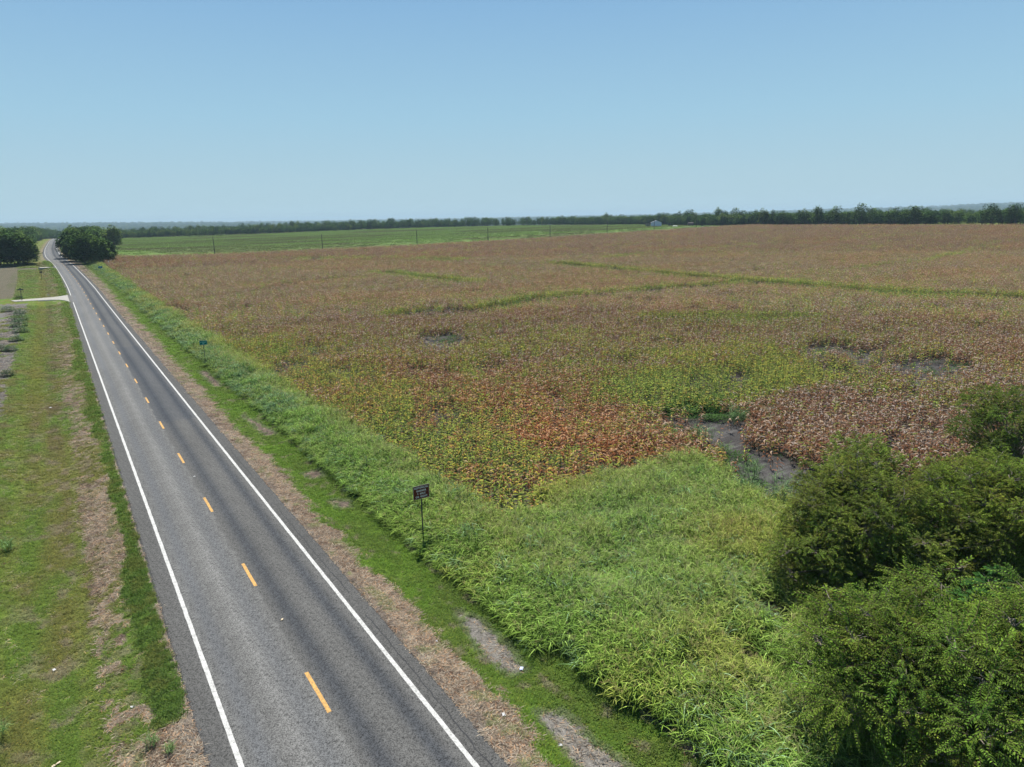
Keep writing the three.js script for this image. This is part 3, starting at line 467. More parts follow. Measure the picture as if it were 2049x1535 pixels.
// ---------------------------------------------------------------- low weeds on the bare soil, grass in the furrows, herbs on the pasture
{
  const weedGeo = [1, 2].map(s => { const r = rng(600 + s), b = new MB(); for (let k = 0; k < 46; k++) { const a = r() * 6.283, d = Math.sqrt(r()) * .5, e = r() * .9; const g = .75 + .5 * r(); b.leaf([Math.cos(a) * d, .05 + .5 * r() * (1 - d), Math.sin(a) * d], [Math.cos(a) * Math.cos(e), Math.sin(e), Math.sin(a) * Math.cos(e)], [-Math.cos(a) * Math.sin(e), Math.cos(e), -Math.sin(a) * Math.sin(e)], .16 + .1 * r(), .08, [.07 * g, .15 * g, .03 * g]); } return { g: b.geo(), c: new Copies() }; });
  const r = rng(611);
  const spread = (cx, cz, rx, rz, n, s) => { for (let k = 0; k < n; k++) { const a = r() * 6.283, d = Math.sqrt(r()), x = cx + Math.cos(a) * d * rx, z = cz + Math.sin(a) * d * rz, f = .8 + .5 * r(); weedGeo[k % 2].c.add(x, ground(x, z), z, r() * 6.283, s * (.7 + .6 * r()), s * (.6 + .8 * r()), s * (.7 + .6 * r()), [f, f, f]); } };
  spread(46.6, -45.6, 4, 2.2, 70, 1.1); spread(51.5, -44.4, 2.2, 2.6, 50, 1.1); spread(43.5, -48.6, 3, 1.8, 50, 1.1); spread(47.8, -48.6, 4, 2, 60, 1.1); spread(41.2, -36.8, 1.2, 1.6, 10, .6); spread(36, -36.5, 2, 3.5, 34, 1); spread(33, -30.5, 1.6, 3.5, 26, 1); spread(36.5, -28.5, 3.5, 4.5, 9, .45); spread(40.5, -42, 4.5, 3.5, 12, .4); spread(84, -44, 5, 3, 24, 1); spread(83, -57, 5, 3, 24, 1); spread(45.5, -101, 3, 4, 24, 1.1); spread(32.2, -42.6, 2.4, 1.4, 26, 1); spread(45.5, -50.5, 5, 2.2, 90, 1.25); spread(50, -48, 4, 2.5, 70, 1.2); spread(38.6, -43.4, 1.4, 2.4, 30, 1); spread(34.8, -25.2, 2.4, 2.6, 40, 1.0); spread(41.2, -33, 1.2, 3.4, 16, .5);
  for (const [i, f] of FURROWS.entries()) for (let k = 0; k < f.length - 1; k++) { const L = Math.hypot(f[k + 1][0] - f[k][0], f[k + 1][1] - f[k][1]), n = Math.round(L * FURROW_W[i] * .5); for (let q = 0; q < n; q++) { const t = r(), x = lerp(f[k][0], f[k + 1][0], t) + (r() - .5) * 1.8 * FURROW_W[i], z = lerp(f[k][1], f[k + 1][1], t) + (r() - .5) * 1.8 * FURROW_W[i]; if (inView(x, 0, z)) weedGeo[q % 2].c.add(x, ground(x, z), z, r() * 6.283, 1.6, 1.1, 1.6, [1, 1.1, .9]); } }
  const g = new THREE.Group(); g.name = 'weeds'; scene.add(g); tag(g, 'low green weeds scattered over bare soil and furrows in the corn', 'weeds', null, 'stuff');
  weedGeo.forEach(k => k.c.build('low_weeds', k.g, leafMat, g));
  // pasture herbs
  const herb = [1, 2].map(s => { const rr = rng(620 + s), b = new MB(); for (let k = 0; k < 60; k++) { const g = .75 + .5 * rr(); b.blade((rr() - .5) * 3.4, 0, (rr() - .5) * 3.4, rr() * 6.283, .5 + .5 * rr(), .16, 1.2 * rr() + .3, 1, [.8 * g, .8 * g, .8 * g], [g, g, g * .9], 2); } return { g: b.geo(), c: new Copies() }; });
  for (let k = 0; k < 60000; k++) { const x = lerp(8, 620, r()), z = lerp(-441, -985, Math.sqrt(r())); const q = r(), t = r(), s = .7 + .8 * r(); if (!inView(x, 5, z)) continue; const c = groundColor(x, z, 2), f = .95 + .5 * t; herb[q < .5 ? 0 : 1].c.add(x, ground(x, z), z, r() * 6.283, s * 1.2, .55 + .4 * t, s * 1.2, [c[0] * f, c[1] * f, c[2] * f]); }
  const h = new THREE.Group(); h.name = 'pasture_grass'; scene.add(h); tag(h, 'rough grass and herbs covering the far pasture', 'grass', null, 'stuff');
  herb.forEach(k => k.c.build('pasture_tufts', k.g, bladeMat, h));
}

// ---------------------------------------------------------------- weed clumps that stand alone
{
  const big = tallGrassGeo(701, 26, 1.35, [.17, .3, .09], .75, .1), small = tallGrassGeo(702, 16, 1.0, [.2, .36, .085], .5, .15);
  const list = [
    [45.1, -42.7, 1.15, big, 'large green grass clump standing alone in the middle of the bare soil patch', 'grass clump'],
    [38.3, -40.6, 1.15, big, 'dark green grass clump between the yellow corn corner and the bare soil', 'grass clump'],
    [34.7, -32.6, 1.0, big, 'leaning bright grass clump at the near left edge of the lower bare patch', 'grass clump'],
    [48.8, -41.4, 1.0, small, 'pale green grass clump at the tip of the rust brown corn', 'grass clump'],
    [49.3, -43.2, .9, small, 'second pale grass clump behind the tip of the rust brown corn', 'grass clump'],
    [33, -28.2, 1.3, big, 'dark grass clump in the gap between tall grass and the shrubs', 'grass clump'],
    [31.4, -29.8, 1.2, big, 'shaded bushy clump at the tall grass edge below the bare patch', 'grass clump'],
    [34.6, -26.4, 1.25, big, 'tall bluish clump in front of the largest shrubby tree', 'grass clump'],
    [36.6, -42.4, .9, small, 'small bluish clump at the left end of the bare soil', 'grass clump'],
    [37.3, -37.4, .9, small, 'small clump beside the narrow waist of the bare soil', 'grass clump'],
    [42.2, -36.2, .35, small, 'tiny weed at the foot of the rust brown corn edge', 'weed'],
    [37.9, -28.8, .42, small, 'tiny dark weed alone near the bottom of the bare soil', 'weed'],
    [38.4, -31, .3, small, 'tiniest weed sprig alone on the bare soil', 'weed'],
    [-11.3, -31.6, .72, small, 'bright grass clump at the left picture edge in the foreground', 'grass clump'],
    [-6.1, -27.3, .45, small, 'small grass tuft at the broken road edge in the foreground', 'grass clump'],
    [-5.6, -26.4, .38, small, 'low second tuft beside the broken road edge in the foreground', 'grass clump'],
    [-11.6, -51.5, .75, small, 'bright leafy weed clump on the left verge facing the third dash', 'grass clump'],
  ];
  for (const [x, z, s, g, label, cat] of list) { const o = mesh(cat === 'weed' ? 'weed' : 'grass_clump', g, bladeMat); o.position.set(x, ground(x, z) - .02, z); o.scale.setScalar(s); o.rotation.y = x * 3.1; tag(o, label, cat); }
  // rank weeds along the far side of the left ditch
  const bush = (seed, hue) => { const r = rng(seed), b = new MB(); for (let k = 0; k < 420; k++) { const a = r() * 6.283, e = Math.asin(r()), d = .55 + .5 * r(), p = [Math.cos(a) * Math.cos(e) * d, Math.sin(e) * d * 1.1 + .1, Math.sin(a) * Math.cos(e) * d], g = .7 + .6 * r(), q = r() * 6.283, w = (r() - .3) * .8; b.leaf(p, [Math.cos(q) * Math.cos(w), Math.sin(w), Math.sin(q) * Math.cos(w)], [-Math.cos(q) * Math.sin(w), Math.cos(w), -Math.sin(q) * Math.sin(w)], .22 + .15 * r(), .11, [hue[0] * g, hue[1] * g, hue[2] * g]); } b.tube([[0, 0, 0], [.05, .5, 0], [0, .9, .05]], .04, .015, [.12, .1, .05], 4); return b.geo(); };
  const paleG = bush(711, [.12, .2, .085]), darkG = bush(712, [.045, .1, .03]);
  const bl = [[-14.2, -184, 1.7, paleG, 'tall pale weed bush nearest the gravel driveway'], [-14.0, -173, 1.6, paleG, 'pale weed bush second from the gravel driveway'], [-13.6, -163, 1.4, paleG, 'pale weed bush third from the gravel driveway'], [-13.9, -151, 1.2, paleG, 'pale low weed bush fourth from the driveway, beside grey soil'], [-14.4, -139, 1.1, paleG, 'pale low weed bush fifth from the driveway'], [-13.9, -115, .95, darkG, 'dark round bush alone on the left verge edge'], [-15.6, -140, 1.1, darkG, 'dark bush at the left picture edge beside grey soil'], [-15.7, -236.5, 1.2, darkG, 'dark bush at the foot of the crossbar sign post'], [-17.3, -206, 1.5, paleG, 'weed bush on the bank left of the culvert'], [-14.6, -199, 1.3, paleG, 'low weed bush just left of the culvert opening']];
  for (const [x, z, s, g, label] of bl) { const o = mesh('weed_bush', g, leafMat); o.position.set(x, ground(x, z), z); o.scale.set(s, s * .85, s); o.rotation.y = z; tag(o, label, 'bush'); }
}

// ---------------------------------------------------------------- trees near the camera
function sprayGeo(seed, len, leaves, leafLen, leafW, hue) {
  const r = rng(seed), b = new MB(); let p = [0, 0, 0], e = .12, az = 0; const pts = [[0, 0, 0]];
  for (let k = 0; k < 5; k++) { p = [p[0] + Math.cos(e) * Math.cos(az) * len / 5, p[1] + Math.sin(e) * len / 5, p[2] + Math.sin(az) * len / 5]; e -= .14 + .1 * r(); az += (r() - .5) * .3; pts.push(p); }
  b.tube(pts, .008, .003, [.13, .1, .06], 3);
  for (let k = 0; k < leaves; k++) {
    const t = .06 + .94 * k / leaves, s = t * 5, i = Math.min(4, s | 0), f = s - i, o = [0, 1, 2].map(q => lerp(pts[i][q], pts[i + 1][q], f)), side = k % 2 ? 1 : -1, a = side * (.75 + .5 * r()), dn = -.15 - .35 * r(), tilt = (r() - .5) * .9, g = .72 + .6 * r(), young = t > .75 ? 1.2 : 1;
    const d = [Math.cos(a) * Math.cos(dn), Math.sin(dn), Math.sin(a) * Math.cos(dn)]; let n = [-.1 + .3 * r(), 1, tilt]; const dot = n[0] * d[0] + n[1] * d[1] + n[2] * d[2]; n = n.map((v, q) => v - dot * d[q]); const l = Math.hypot(...n); n = n.map(v => v / l);
    b.leaf(o, d, n, leafLen * (.75 + .5 * r()), leafW * (.8 + .4 * r()), [hue[0] * g * young, hue[1] * g * young, hue[2] * g]);
  }
  return b.geo();
}
const sprays = [1, 2, 3].map(k => sprayGeo(800 + k, .7, 15, .105, .042, [.145, .235, .03])), twigs = [4, 5, 6].map(k => sprayGeo(800 + k, .34, 10, .085, .042, [.135, .205, .027])), bigSpray = [sprayGeo(810, .5, 12, .17, .13, [.055, .14, .028])];
function limb(b, r, from, to, r0, r1, c) { const pts = [], n = 6; for (let k = 0; k <= n; k++) { const t = k / n, w = Math.sin(t * 3.14) * .25; pts.push([lerp(from[0], to[0], t) + (r() - .5) * w, lerp(from[1], to[1], t ** .85) + (r() - .5) * w * .5, lerp(from[2], to[2], t) + (r() - .5) * w]); } b.tube(pts, r0, r1, c, 6); return pts; }
function broadTree(label, category, name, base, lobes, seed, opt = {}) {
  const y0 = ground(base[0], base[1]), t = thing(name, label, category, [base[0], y0, base[1]]), r = rng(seed), set = (opt.set || sprays), cps = set.map(() => new Copies()), bark = [.2, .165, .13];
  const stems = opt.stems || 3, b = new MB();
  const fork = []; for (let k = 0; k < stems; k++) { const a = k / stems * 6.283 + r(), f = [Math.cos(a) * .5, 1.1 + .5 * r(), Math.sin(a) * .5]; limb(b, r, [Math.cos(a) * .12, -.2, Math.sin(a) * .12], f, .15, .1, bark); fork.push(f); }
  mesh('trunk', b.geo(), barkMat, t);
  const X = new THREE.Vector3(), Y = new THREE.Vector3(), Z = new THREE.Vector3(), M = new THREE.Matrix4();
  const bl = new MB();
  for (const L of lobes) {
    const [lx, ly, lz, lr] = L, n = Math.round((opt.density || 105) * lr * lr), lt = .74 + .5 * r(), ly2 = .92 + .22 * r();
    const f = fork.reduce((p, q) => Math.hypot(q[0] - lx, q[2] - lz) < Math.hypot(p[0] - lx, p[2] - lz) ? q : p);
    limb(bl, r, f, [lx, ly, lz], .07, .02, bark);
    for (let k = 0; k < 5; k++) { const a = r() * 6.283; limb(bl, r, [lx, ly - .2 * lr, lz], [lx + Math.cos(a) * lr * .8, ly + (r() - .3) * lr, lz + Math.sin(a) * lr * .8], .024, .008, bark); } if (r() < .35) { const a = r() * 6.283; limb(bl, r, [lx, ly, lz], [lx + Math.cos(a) * lr * 1.1, ly + (.5 + .7 * r()) * lr, lz + Math.sin(a) * lr * 1.1], .02, .006, [.3, .26, .21]); }
    for (let k = 0; k < n; k++) {
      const ct = 1 - 1.45 * Math.pow(r(), 1.1), a = r() * 6.283, st = Math.sqrt(Math.max(0, 1 - ct * ct)), q = lr * (.55 + .5 * Math.pow(r(), .6)) * (.8 + .45 * vnoise(a * 1.3 + lx, ct * 2.5 + ly));
      const nx = st * Math.cos(a), ny = ct, nz = st * Math.sin(a);
      X.set(nx + (r() - .5) * 1.3, ny * .45 + (r() - .5) * .7, nz + (r() - .5) * 1.3).normalize(); Y.set((r() - .5) * .8 + nx * .3, 1, (r() - .5) * .8 + nz * .3); Z.crossVectors(X, Y).normalize(); Y.crossVectors(Z, X);
      const s = (opt.size || 1) * (.75 + .6 * r()), h = .8 + .45 * r(), w = 1 + (vnoise(lx * 3 + ct * 2, lz * 3 + a) - .5) * .3;
      const py = Math.max(.05, ly + ny * q * .85);
      M.makeBasis(X.multiplyScalar(s), Y.multiplyScalar(s), Z.multiplyScalar(s)); M.setPosition(lx + nx * q, py, lz + nz * q);
      cps[(r() * set.length) | 0].addM(M, [h * w * lt * ly2 * (opt.tint ? opt.tint[0] : 1), h * lt * (opt.tint ? opt.tint[1] : 1), h * lt * (opt.tint ? opt.tint[2] : 1)]);
    }
  }
  // long loose shoots that stand out of the crown
  for (const L of lobes) for (let k = 0; k < (opt.shoots || 5); k++) {
    const a = r() * 6.283, e = .1 + 1.1 * r(), s = (.9 + 1.0 * r()) * (opt.size || 1), q = L[3] * (.7 + .3 * r());
    X.set(Math.cos(a) * Math.cos(e), Math.sin(e), Math.sin(a) * Math.cos(e)); Y.set(r() - .5, 1, r() - .5); Z.crossVectors(X, Y).normalize(); Y.crossVectors(Z, X);
    const px = L[0] + X.x * q, py = L[1] + X.y * q, pz = L[2] + X.z * q, h = 1 + .35 * r();
    M.makeBasis(X.multiplyScalar(s), Y.multiplyScalar(s), Z.multiplyScalar(s)); M.setPosition(px, Math.max(.2, py), pz);
    cps[(r() * Math.min(3, set.length)) | 0].addM(M, [h * (opt.tint ? opt.tint[0] : 1), h * (opt.tint ? opt.tint[1] : 1), h * (opt.tint ? opt.tint[2] : 1)]);
  }
  mesh('limbs', bl.geo(), barkMat, t);
  cps.forEach((c, k) => c.build('foliage', set[k], treeLeafMat, t));
  return t;
}
// lobes spread over an ellipsoid about the crown's middle
function crown(c, rad, n, seed, lo, hi, under = -.35) { const r = rng(seed), out = []; for (let k = 0; k < n; k++) { const ct = 1 - (1 - under) * (k + .5) / n, a = k * 2.399963 + r() * .7, st = Math.sqrt(Math.max(0, 1 - ct * ct)), q = .5 + .5 * r(); out.push([c[0] + rad[0] * st * Math.cos(a) * q, c[1] + rad[1] * ct * q, c[2] + rad[2] * st * Math.sin(a) * q, lerp(lo, hi, r())]); } return out; }
const mixed = [...sprays, ...twigs];
broadTree('near bushy tree with long feathery sprays filling the lower right corner', 'tree', 'broadleaf_tree', [17.4, -10.4], [...crown([0, 2.6, 0], [4.0, 2.9, 3.6], 54, 3, .4, 1.15, -.7), ...crown([-1.6, 3.4, -2.4], [2.2, 1.9, 1.6], 14, 31, .35, .75, -.5), ...crown([2.6, 3.4, -2.0], [2.2, 1.9, 1.8], 14, 32, .4, .8, -.4)], 21, { density: 185, set: mixed });
broadTree('near bushy tree at the right edge, beside the feathery foreground tree', 'tree', 'broadleaf_tree', [21.4, -8.2], crown([0, 2.8, 0], [3.9, 2.9, 3.8], 48, 4, .4, 1.1, -.7), 22, { density: 175, set: mixed });
broadTree('wide shrubby tree behind the feathery one, beside the bare soil, dark below', 'tree', 'broadleaf_tree', [26.6, -19.0], [...crown([.3, 3.0, 0], [4.0, 2.8, 3.6], 52, 5, .4, 1.1, -.8), ...crown([-3.2, 1.7, -.6], [2.2, 2.2, 2.0], 18, 33, .35, .8, -.7), ...crown([1.8, 4.6, -2.4], [2.6, 1.8, 2.0], 16, 34, .35, .85, -.5), ...crown([2.8, 2.0, 3.0], [2.6, 2.0, 2.0], 14, 35, .4, .8, -.7)], 23, { density: 270, set: twigs, tint: [1.06, .98, 1] });
broadTree('lighter loose tree rising behind the wide shrubby one, against the dry corn', 'tree', 'broadleaf_tree', [32.2, -22.6], [...crown([0, 2.9, 0], [3.0, 2.7, 2.6], 36, 6, .3, .8, -.8), ...crown([.8, 4.5, -.4], [1.4, 1.3, 1.2], 11, 36, .25, .5, -.3)], 24, { density: 190, set: twigs, tint: [1.15, 1.15, 1.1], shoots: 9 });
broadTree('broad leafy tree at the right edge behind the wide shrubby one', 'tree', 'broadleaf_tree', [34.8, -15.8], [...crown([0, 3.3, 0], [4.6, 3.0, 4.3], 58, 7, .4, 1.15, -.6), ...crown([-3.4, 3.2, -1.2], [2.6, 2.4, 2.4], 18, 37, .4, .9, -.6)], 25, { density: 250, set: twigs, tint: [1.1, 1.06, .95] });
broadTree('dark rounded tree farthest back at the right edge, standing in the corn margin', 'tree', 'broadleaf_tree', [48.4, -21.4], [...crown([0, 4.0, 0], [3.9, 3.2, 3.6], 46, 8, .4, 1.1, -.6), ...crown([-3.0, 2.4, .4], [1.6, 1.8, 1.6], 10, 38, .4, .7, -.6)], 26, { density: 250, set: twigs, tint: [.9, .95, .9] });
broadTree('small dark shrub between the two right-hand trees, on pale ground', 'shrub', 'shrub', [40.6, -21.2], crown([0, 1.5, 0], [2.3, 1.5, 2.0], 20, 9, .35, .7, -.5), 27, { density: 230, set: twigs, tint: [.75, .85, .8] });
broadTree('large leaved climbing plant in shade between the right foreground trees', 'vine', 'climbing_plant', [24.2, -12.2], crown([0, 2.0, 0], [1.7, 1.8, 1.5], 12, 10, .5, .8, -.2), 28, { density: 70, set: bigSpray, shoots: 1 });

// ---------------------------------------------------------------- trees in the distance
function farTree(seed, h, w, lobesN, per, hue, low) {
  const r = rng(seed), b = new MB(), bt = new MB(); const lobes = [];
  for (let k = 0; k < lobesN; k++) { const ct = 1 - 1.75 * (k + .5) / lobesN, a = k * 2.4 + r(), st = Math.sqrt(Math.max(0, 1 - ct * ct)), q = .45 + .4 * r(); lobes.push([Math.cos(a) * st * w * q, h * (low + (1 - low) * .5) + ct * h * (1 - low) * .42 * (.8 + .3 * r()), Math.sin(a) * st * w * q, w * (.26 + .2 * r())]); }
  for (const L of lobes) { const lg = .65 + .65 * r(); for (let k = 0; k < per; k++) {
    const ct = 1 - 1.8 * r(), a = r() * 6.283, st = Math.sqrt(Math.max(0, 1 - ct * ct)), q = L[3] * (.72 + .38 * r()), p = [L[0] + st * Math.cos(a) * q, Math.max(.1, L[1] + ct * q * .9), L[2] + st * Math.sin(a) * q], g = lg * (.72 + .55 * r()), az = r() * 6.283, e = (r() - .5) * 1.2, s = h * .045 * (.7 + .6 * r());
    b.leaf(p, [Math.cos(az) * Math.cos(e), Math.sin(e), Math.sin(az) * Math.cos(e)], [-Math.cos(az) * Math.sin(e) + .4 * (r() - .5), Math.cos(e), -Math.sin(az) * Math.sin(e) + .4 * (r() - .5)], s * 1.5, s * 1.25, [hue[0] * g, hue[1] * g, hue[2] * g]);
  } }
  bt.tube([[0, -.3, 0], [.1, h * low, .05], [0, h * (low + .25), 0]], h * .022, h * .012, [.1, .08, .06], 6);
  for (let k = 0; k < 5; k++) { const L = lobes[(k * 3) % lobes.length]; bt.tube([[.05, h * low * .9, 0], [L[0] * .6, L[1] * .8, L[2] * .6], [L[0], L[1], L[2]]], h * .01, h * .004, [.1, .08, .06], 4); }
  return [b.geo(), bt.geo()];
}
const HUES = [[.085, .155, .034], [.11, .185, .038], [.066, .13, .03], [.16, .22, .045]];
const farKinds = [0, 1, 2, 3, 4, 5, 6, 7].map(k => farTree(900 + k, 11.5 + 2.5 * ((k * 7) % 5) / 4, 4.2 + .8 * (k % 3), 15, 60, HUES[k === 7 ? 3 : k % 3], .01 + .03 * (k % 3)));
const oakKinds = [0, 1, 2].map(k => farTree(930 + k, 14, 6.4, 44, 130, HUES[k], .02));
const proto = (kinds, name) => kinds.map(([c, t]) => { const g = new THREE.Group(); for (const [n, geo, m] of [['crown', c, farLeafMat], ['trunk', t, barkMat]]) { const q = shadows(new THREE.Mesh(geo, m)); q.name = n; g.add(q); } g.name = name; return g; });
const farProto = proto(farKinds, 'far_tree'), oakProto = proto(oakKinds, 'oak_tree');
function plantTree(p, name, label, group, x, z, s, sy = 1) { const o = p.clone(); o.name = numbered(name); o.position.set(x, ground(x, z) - .2, z); o.scale.set(s, s * sy, s); o.rotation.y = x * 1.7 + z * .9; tag(o, label, 'tree', group); scene.add(o); return o; }
const nth = n => n + (n % 10 === 1 && n !== 11 ? 'st' : n % 10 === 2 && n !== 12 ? 'nd' : n % 10 === 3 && n !== 13 ? 'rd' : 'th');
const POLES = [[72.3, -438.6], [135.3, -438.9], [199.6, -439.2], [255.2, -440.2], [309, -440], [364.6, -440.5], [420, -446], [484.9, -460.3]];
{
  const r = rng(2100);
  // clusters on either side of the road
  const right = [[6.6, -398, .94, 'front tree of the big dark group right of the road bend'], [12.6, -393, .84, 'dark spreading tree at the field end of the group right of the road bend'], [15.6, -402, .8, 'lower tree at the right end of the group by the road bend'], [3.9, -420, .92, 'tree in the middle of the roadside group right of the bend'], [9.5, -416, .96, 'tall tree at the back of the group right of the road bend'], [3.2, -446, 1.02, 'light green tree nearest the road behind the roadside group'], [9, -442, 1.0, 'second tree behind the group right of the road bend'], [4.6, -476, 1.0, 'last tree along the right edge of the winding road']];
  right.forEach(([x, z, s, l], k) => plantTree(oakProto[k % 3], 'oak_tree', l, 'trees right of the road bend', x, z, s));
  const left = [[-16.6, -412, .92, 'dark tree nearest the road in the group left of the bend'], [-21.5, -409, 1.0, 'second dark tree from the road in the left group'], [-27, -413, 1.05, 'tree at the picture edge in the dark group left of the road'], [-18.6, -424, 1.02, 'tree standing behind the dark group left of the road'], [-25, -427, 1.08, 'tall tree behind the dark left group, away from the road']];
  left.forEach(([x, z, s, l], k) => plantTree(oakProto[(k + 1) % 3], 'oak_tree', l, 'trees left of the road bend', x, z, s));
  // tree rows behind pasture and corn
  const ang = (x, z) => Math.atan2(x - EYE.x, -z), pa = POLES.slice(0, 7).map(p => ang(...p)), count = {};
  const row = [];
  const walk = (pts, step, jit, where) => { for (let k = 0; k < pts.length - 1; k++) { const [a, b] = [pts[k], pts[k + 1]], L = Math.hypot(b[0] - a[0], b[1] - a[1]); for (let d = 0; d < L; d += step * (.75 + .5 * r())) row.push([lerp(a[0], b[0], d / L) + (r() - .5) * jit, lerp(a[1], b[1], d / L) + (r() - .5) * jit, where, .7 + .55 * fbm(a[0] + d * .03, b[1] + d * .013) * (.7 + .6 * r())]); } };
  walk([[20, -905], [60, -930], [130, -960], [209, -952], [335, -938], [455, -950]], 6.6, 9, 'beyond the pasture');
  walk([[455, -955], [560, -900], [590, -760], [612, -660]], 6.6, 9, 'beyond the pasture');
  walk([[612, -655], [585, -560], [566, -470]], 6.2, 8, 'behind the farm shed');
  walk([[545, -462], [538, -400], [534, -330], [533, -288]], 4.6, 6, 'behind the corn field');
  walk([[533, -251], [533, -200], [540, -150]], 4.6, 6, 'behind the corn field past the gap');
  row.filter(t => inView(t[0], 8, t[1], 0)).map(t => [...t, ang(t[0], t[1])]).sort((a, b) => a[4] - b[4]).forEach(([x, z, where, s, a]) => {
    let k = 0; while (k < 7 && pa[k] < a) k++;
    const key = k + where, n = count[key] = (count[key] || 0) + 1;
    plantTree(farProto[(r() * 8) | 0], 'row_tree', `${nth(n)} tree ${where}, counting right from ${k ? `${nth(k)} utility pole` : 'the road'}`, 'row trees ' + where, x, z, s * (where === 'beyond the pasture' ? .7 : where.includes('past') ? .86 : where.includes('corn') ? 1.04 : 1), .78 + .5 * r());
  });
  // pale shrubs before the pasture tree row, dark shrubs at the field corner
  const shrubG = farTree(950, 4.2, 3.2, 14, 70, [.085, .14, .04], .05), shrubP = proto([shrubG], 'shrub')[0];
  const sh = (x, z, s, sy, label, tint) => { const o = shrubP.clone(); o.name = numbered('shrub'); o.position.set(x, ground(x, z) - .1, z); o.scale.set(s, s * sy, s); o.rotation.y = x; tag(o, label, 'shrub'); scene.add(o); };
  sh(131, -905, 1.9, .9, 'pale willowy shrub on the pasture before the far tree row'); sh(142, -903, 2.2, .9, 'larger pale willowy shrub on the pasture before the far tree row'); sh(164, -902, 1.6, .8, 'last pale shrub to the right on the far pasture edge'); sh(307, -905, 1.2, 1, 'single small tree standing out on the pasture edge');
  const darkP = proto([farTree(951, 2.6, 2.6, 10, 60, [.04, .075, .025], .04)], 'bush')[0];
  [[23.1, -404, 1.1, 'first dark bush at the far corner of the corn, nearest the road'], [27.5, -405, 1.2, 'second dark bush along the far corn corner'], [31.5, -405, 1.2, 'third dark bush along the far corn corner'], [36, -407, 1.0, 'fourth dark bush along the far corn corner'], [5.6, -362, .8, 'low dark bush at the road end of the tall grass'], [8.8, -382, 1.0, 'green bush before the roadside tree group'], [11.6, -384, 1.1, 'larger green bush before the roadside tree group'], [16.4, -330, 1.3, 'olive bush between tall grass strip and far corn']].forEach(([x, z, s, l]) => { const o = darkP.clone(); o.name = numbered('bush'); o.position.set(x, ground(x, z) - .1, z); o.scale.set(s, s * .8, s); o.rotation.y = x; tag(o, l, 'bush'); scene.add(o); });
  // woods: masses of trees farther off
  const wood = farKinds.map(() => [new Copies(), new Copies()]);
  const put = (x, z, s, sy) => { if (!inView(x, land(x, z) + 5, z, 12)) return; const k = (r() * 8) | 0, y = land(x, z) - .3, a = r() * 6.283, f = .8 + .4 * r(); wood[k][0].add(x, y, z, a, s, s * sy, s, [f * .95, f, f]); if (s < 1.3) wood[k][1].add(x, y, z, a, s, s * sy, s, WHITE); };
  for (let k = 0; k < 900; k++) { const z = lerp(-520, -1500, r()), x = roadX(z) - 15 - r() * r() * 170; put(x, z, .8 + .4 * r(), 1); }
  for (let k = 0; k < 260; k++) { const z = lerp(-560, -910, r()), x = roadX(z) + 13 + r() * 26; put(x, z, .75 + .4 * r(), 1); }
  for (let k = 0; k < 1500; k++) { const x = lerp(-80, 560, r()), z = -960 - r() * r() * 420; if (Math.abs(x - roadX(Math.max(z, -1500))) < 13 && z > -1240) continue; put(x, z, .5 + .3 * r(), .85); }
  for (let k = 0; k < 2200; k++) { const t = r(), x = 544 + r() * r() * 260 + 80 * sm(-470, -700, lerp(-60, -900, t)), z = lerp(-60, -900, t); if (z < -252 && z > -288 && x < 640) continue; put(x, z, .62 + .4 * r(), .85); }
  for (let k = 0; k < 26000; k++) { const d = 1000 + 4200 * Math.pow(r(), .8), a = YAW + (r() - .5) * 1.4, x = EYE.x + Math.sin(a) * d, z = -Math.cos(a) * d; const q = r(), w = r(); if (fbm(x / 330 + 5, z / 330) + .25 * (fbm(x / 70, z / 70) - .5) < .47) continue; put(x, z, .7 + .4 * q, .9 + .2 * w); }
  for (let k = 0; k < 26000; k++) { const d = 4500 + 7500 * r(), a = YAW + (r() - .5) * 1.4, x = EYE.x + Math.sin(a) * d, z = -Math.cos(a) * d; const q = r(), w = r(); if (fbm(x / 900 + 5, z / 900) + .3 * (fbm(x / 160, z / 160) - .5) < .46) continue; put(x, z, 2.2 + 1.6 * q, .5 + .25 * w); }
  const g = new THREE.Group(); g.name = 'woodland'; scene.add(g); tag(g, 'hazy woodland fading to blue all along the horizon', 'woodland', null, 'stuff');
  wood.forEach(([c, t], k) => { c.build('wood_crowns', farKinds[k][0], farLeafMat, g); t.build('wood_trunks', farKinds[k][1], barkMat, g); });
}

// ---------------------------------------------------------------- signs
const galv = std([.10, .10, .105], { roughness: .55, metalness: .6 }), dull = std([.05, .05, .055], { roughness: .6, metalness: .4 });
function printed(w, h, draw) { const cv = document.createElement('canvas'); cv.width = w; cv.height = h; draw(cv.getContext('2d'), w, h); const t = new THREE.CanvasTexture(cv); t.colorSpace = THREE.SRGBColorSpace; t.magFilter = THREE.LinearFilter; t.anisotropy = 8; return new THREE.MeshPhysicalMaterial({ map: t, roughness: .9, specularIntensity: .3 }); }
function roundedPanel(w, h, rad, depth) { const s = new THREE.Shape(), x = -w / 2, y = -h / 2; s.moveTo(x + rad, y); s.lineTo(x + w - rad, y); s.quadraticCurveTo(x + w, y, x + w, y + rad); s.lineTo(x + w, y + h - rad); s.quadraticCurveTo(x + w, y + h, x + w - rad, y + h); s.lineTo(x + rad, y + h); s.quadraticCurveTo(x, y + h, x, y + h - rad); s.lineTo(x, y + rad); s.quadraticCurveTo(x, y, x + rad, y); return s; }
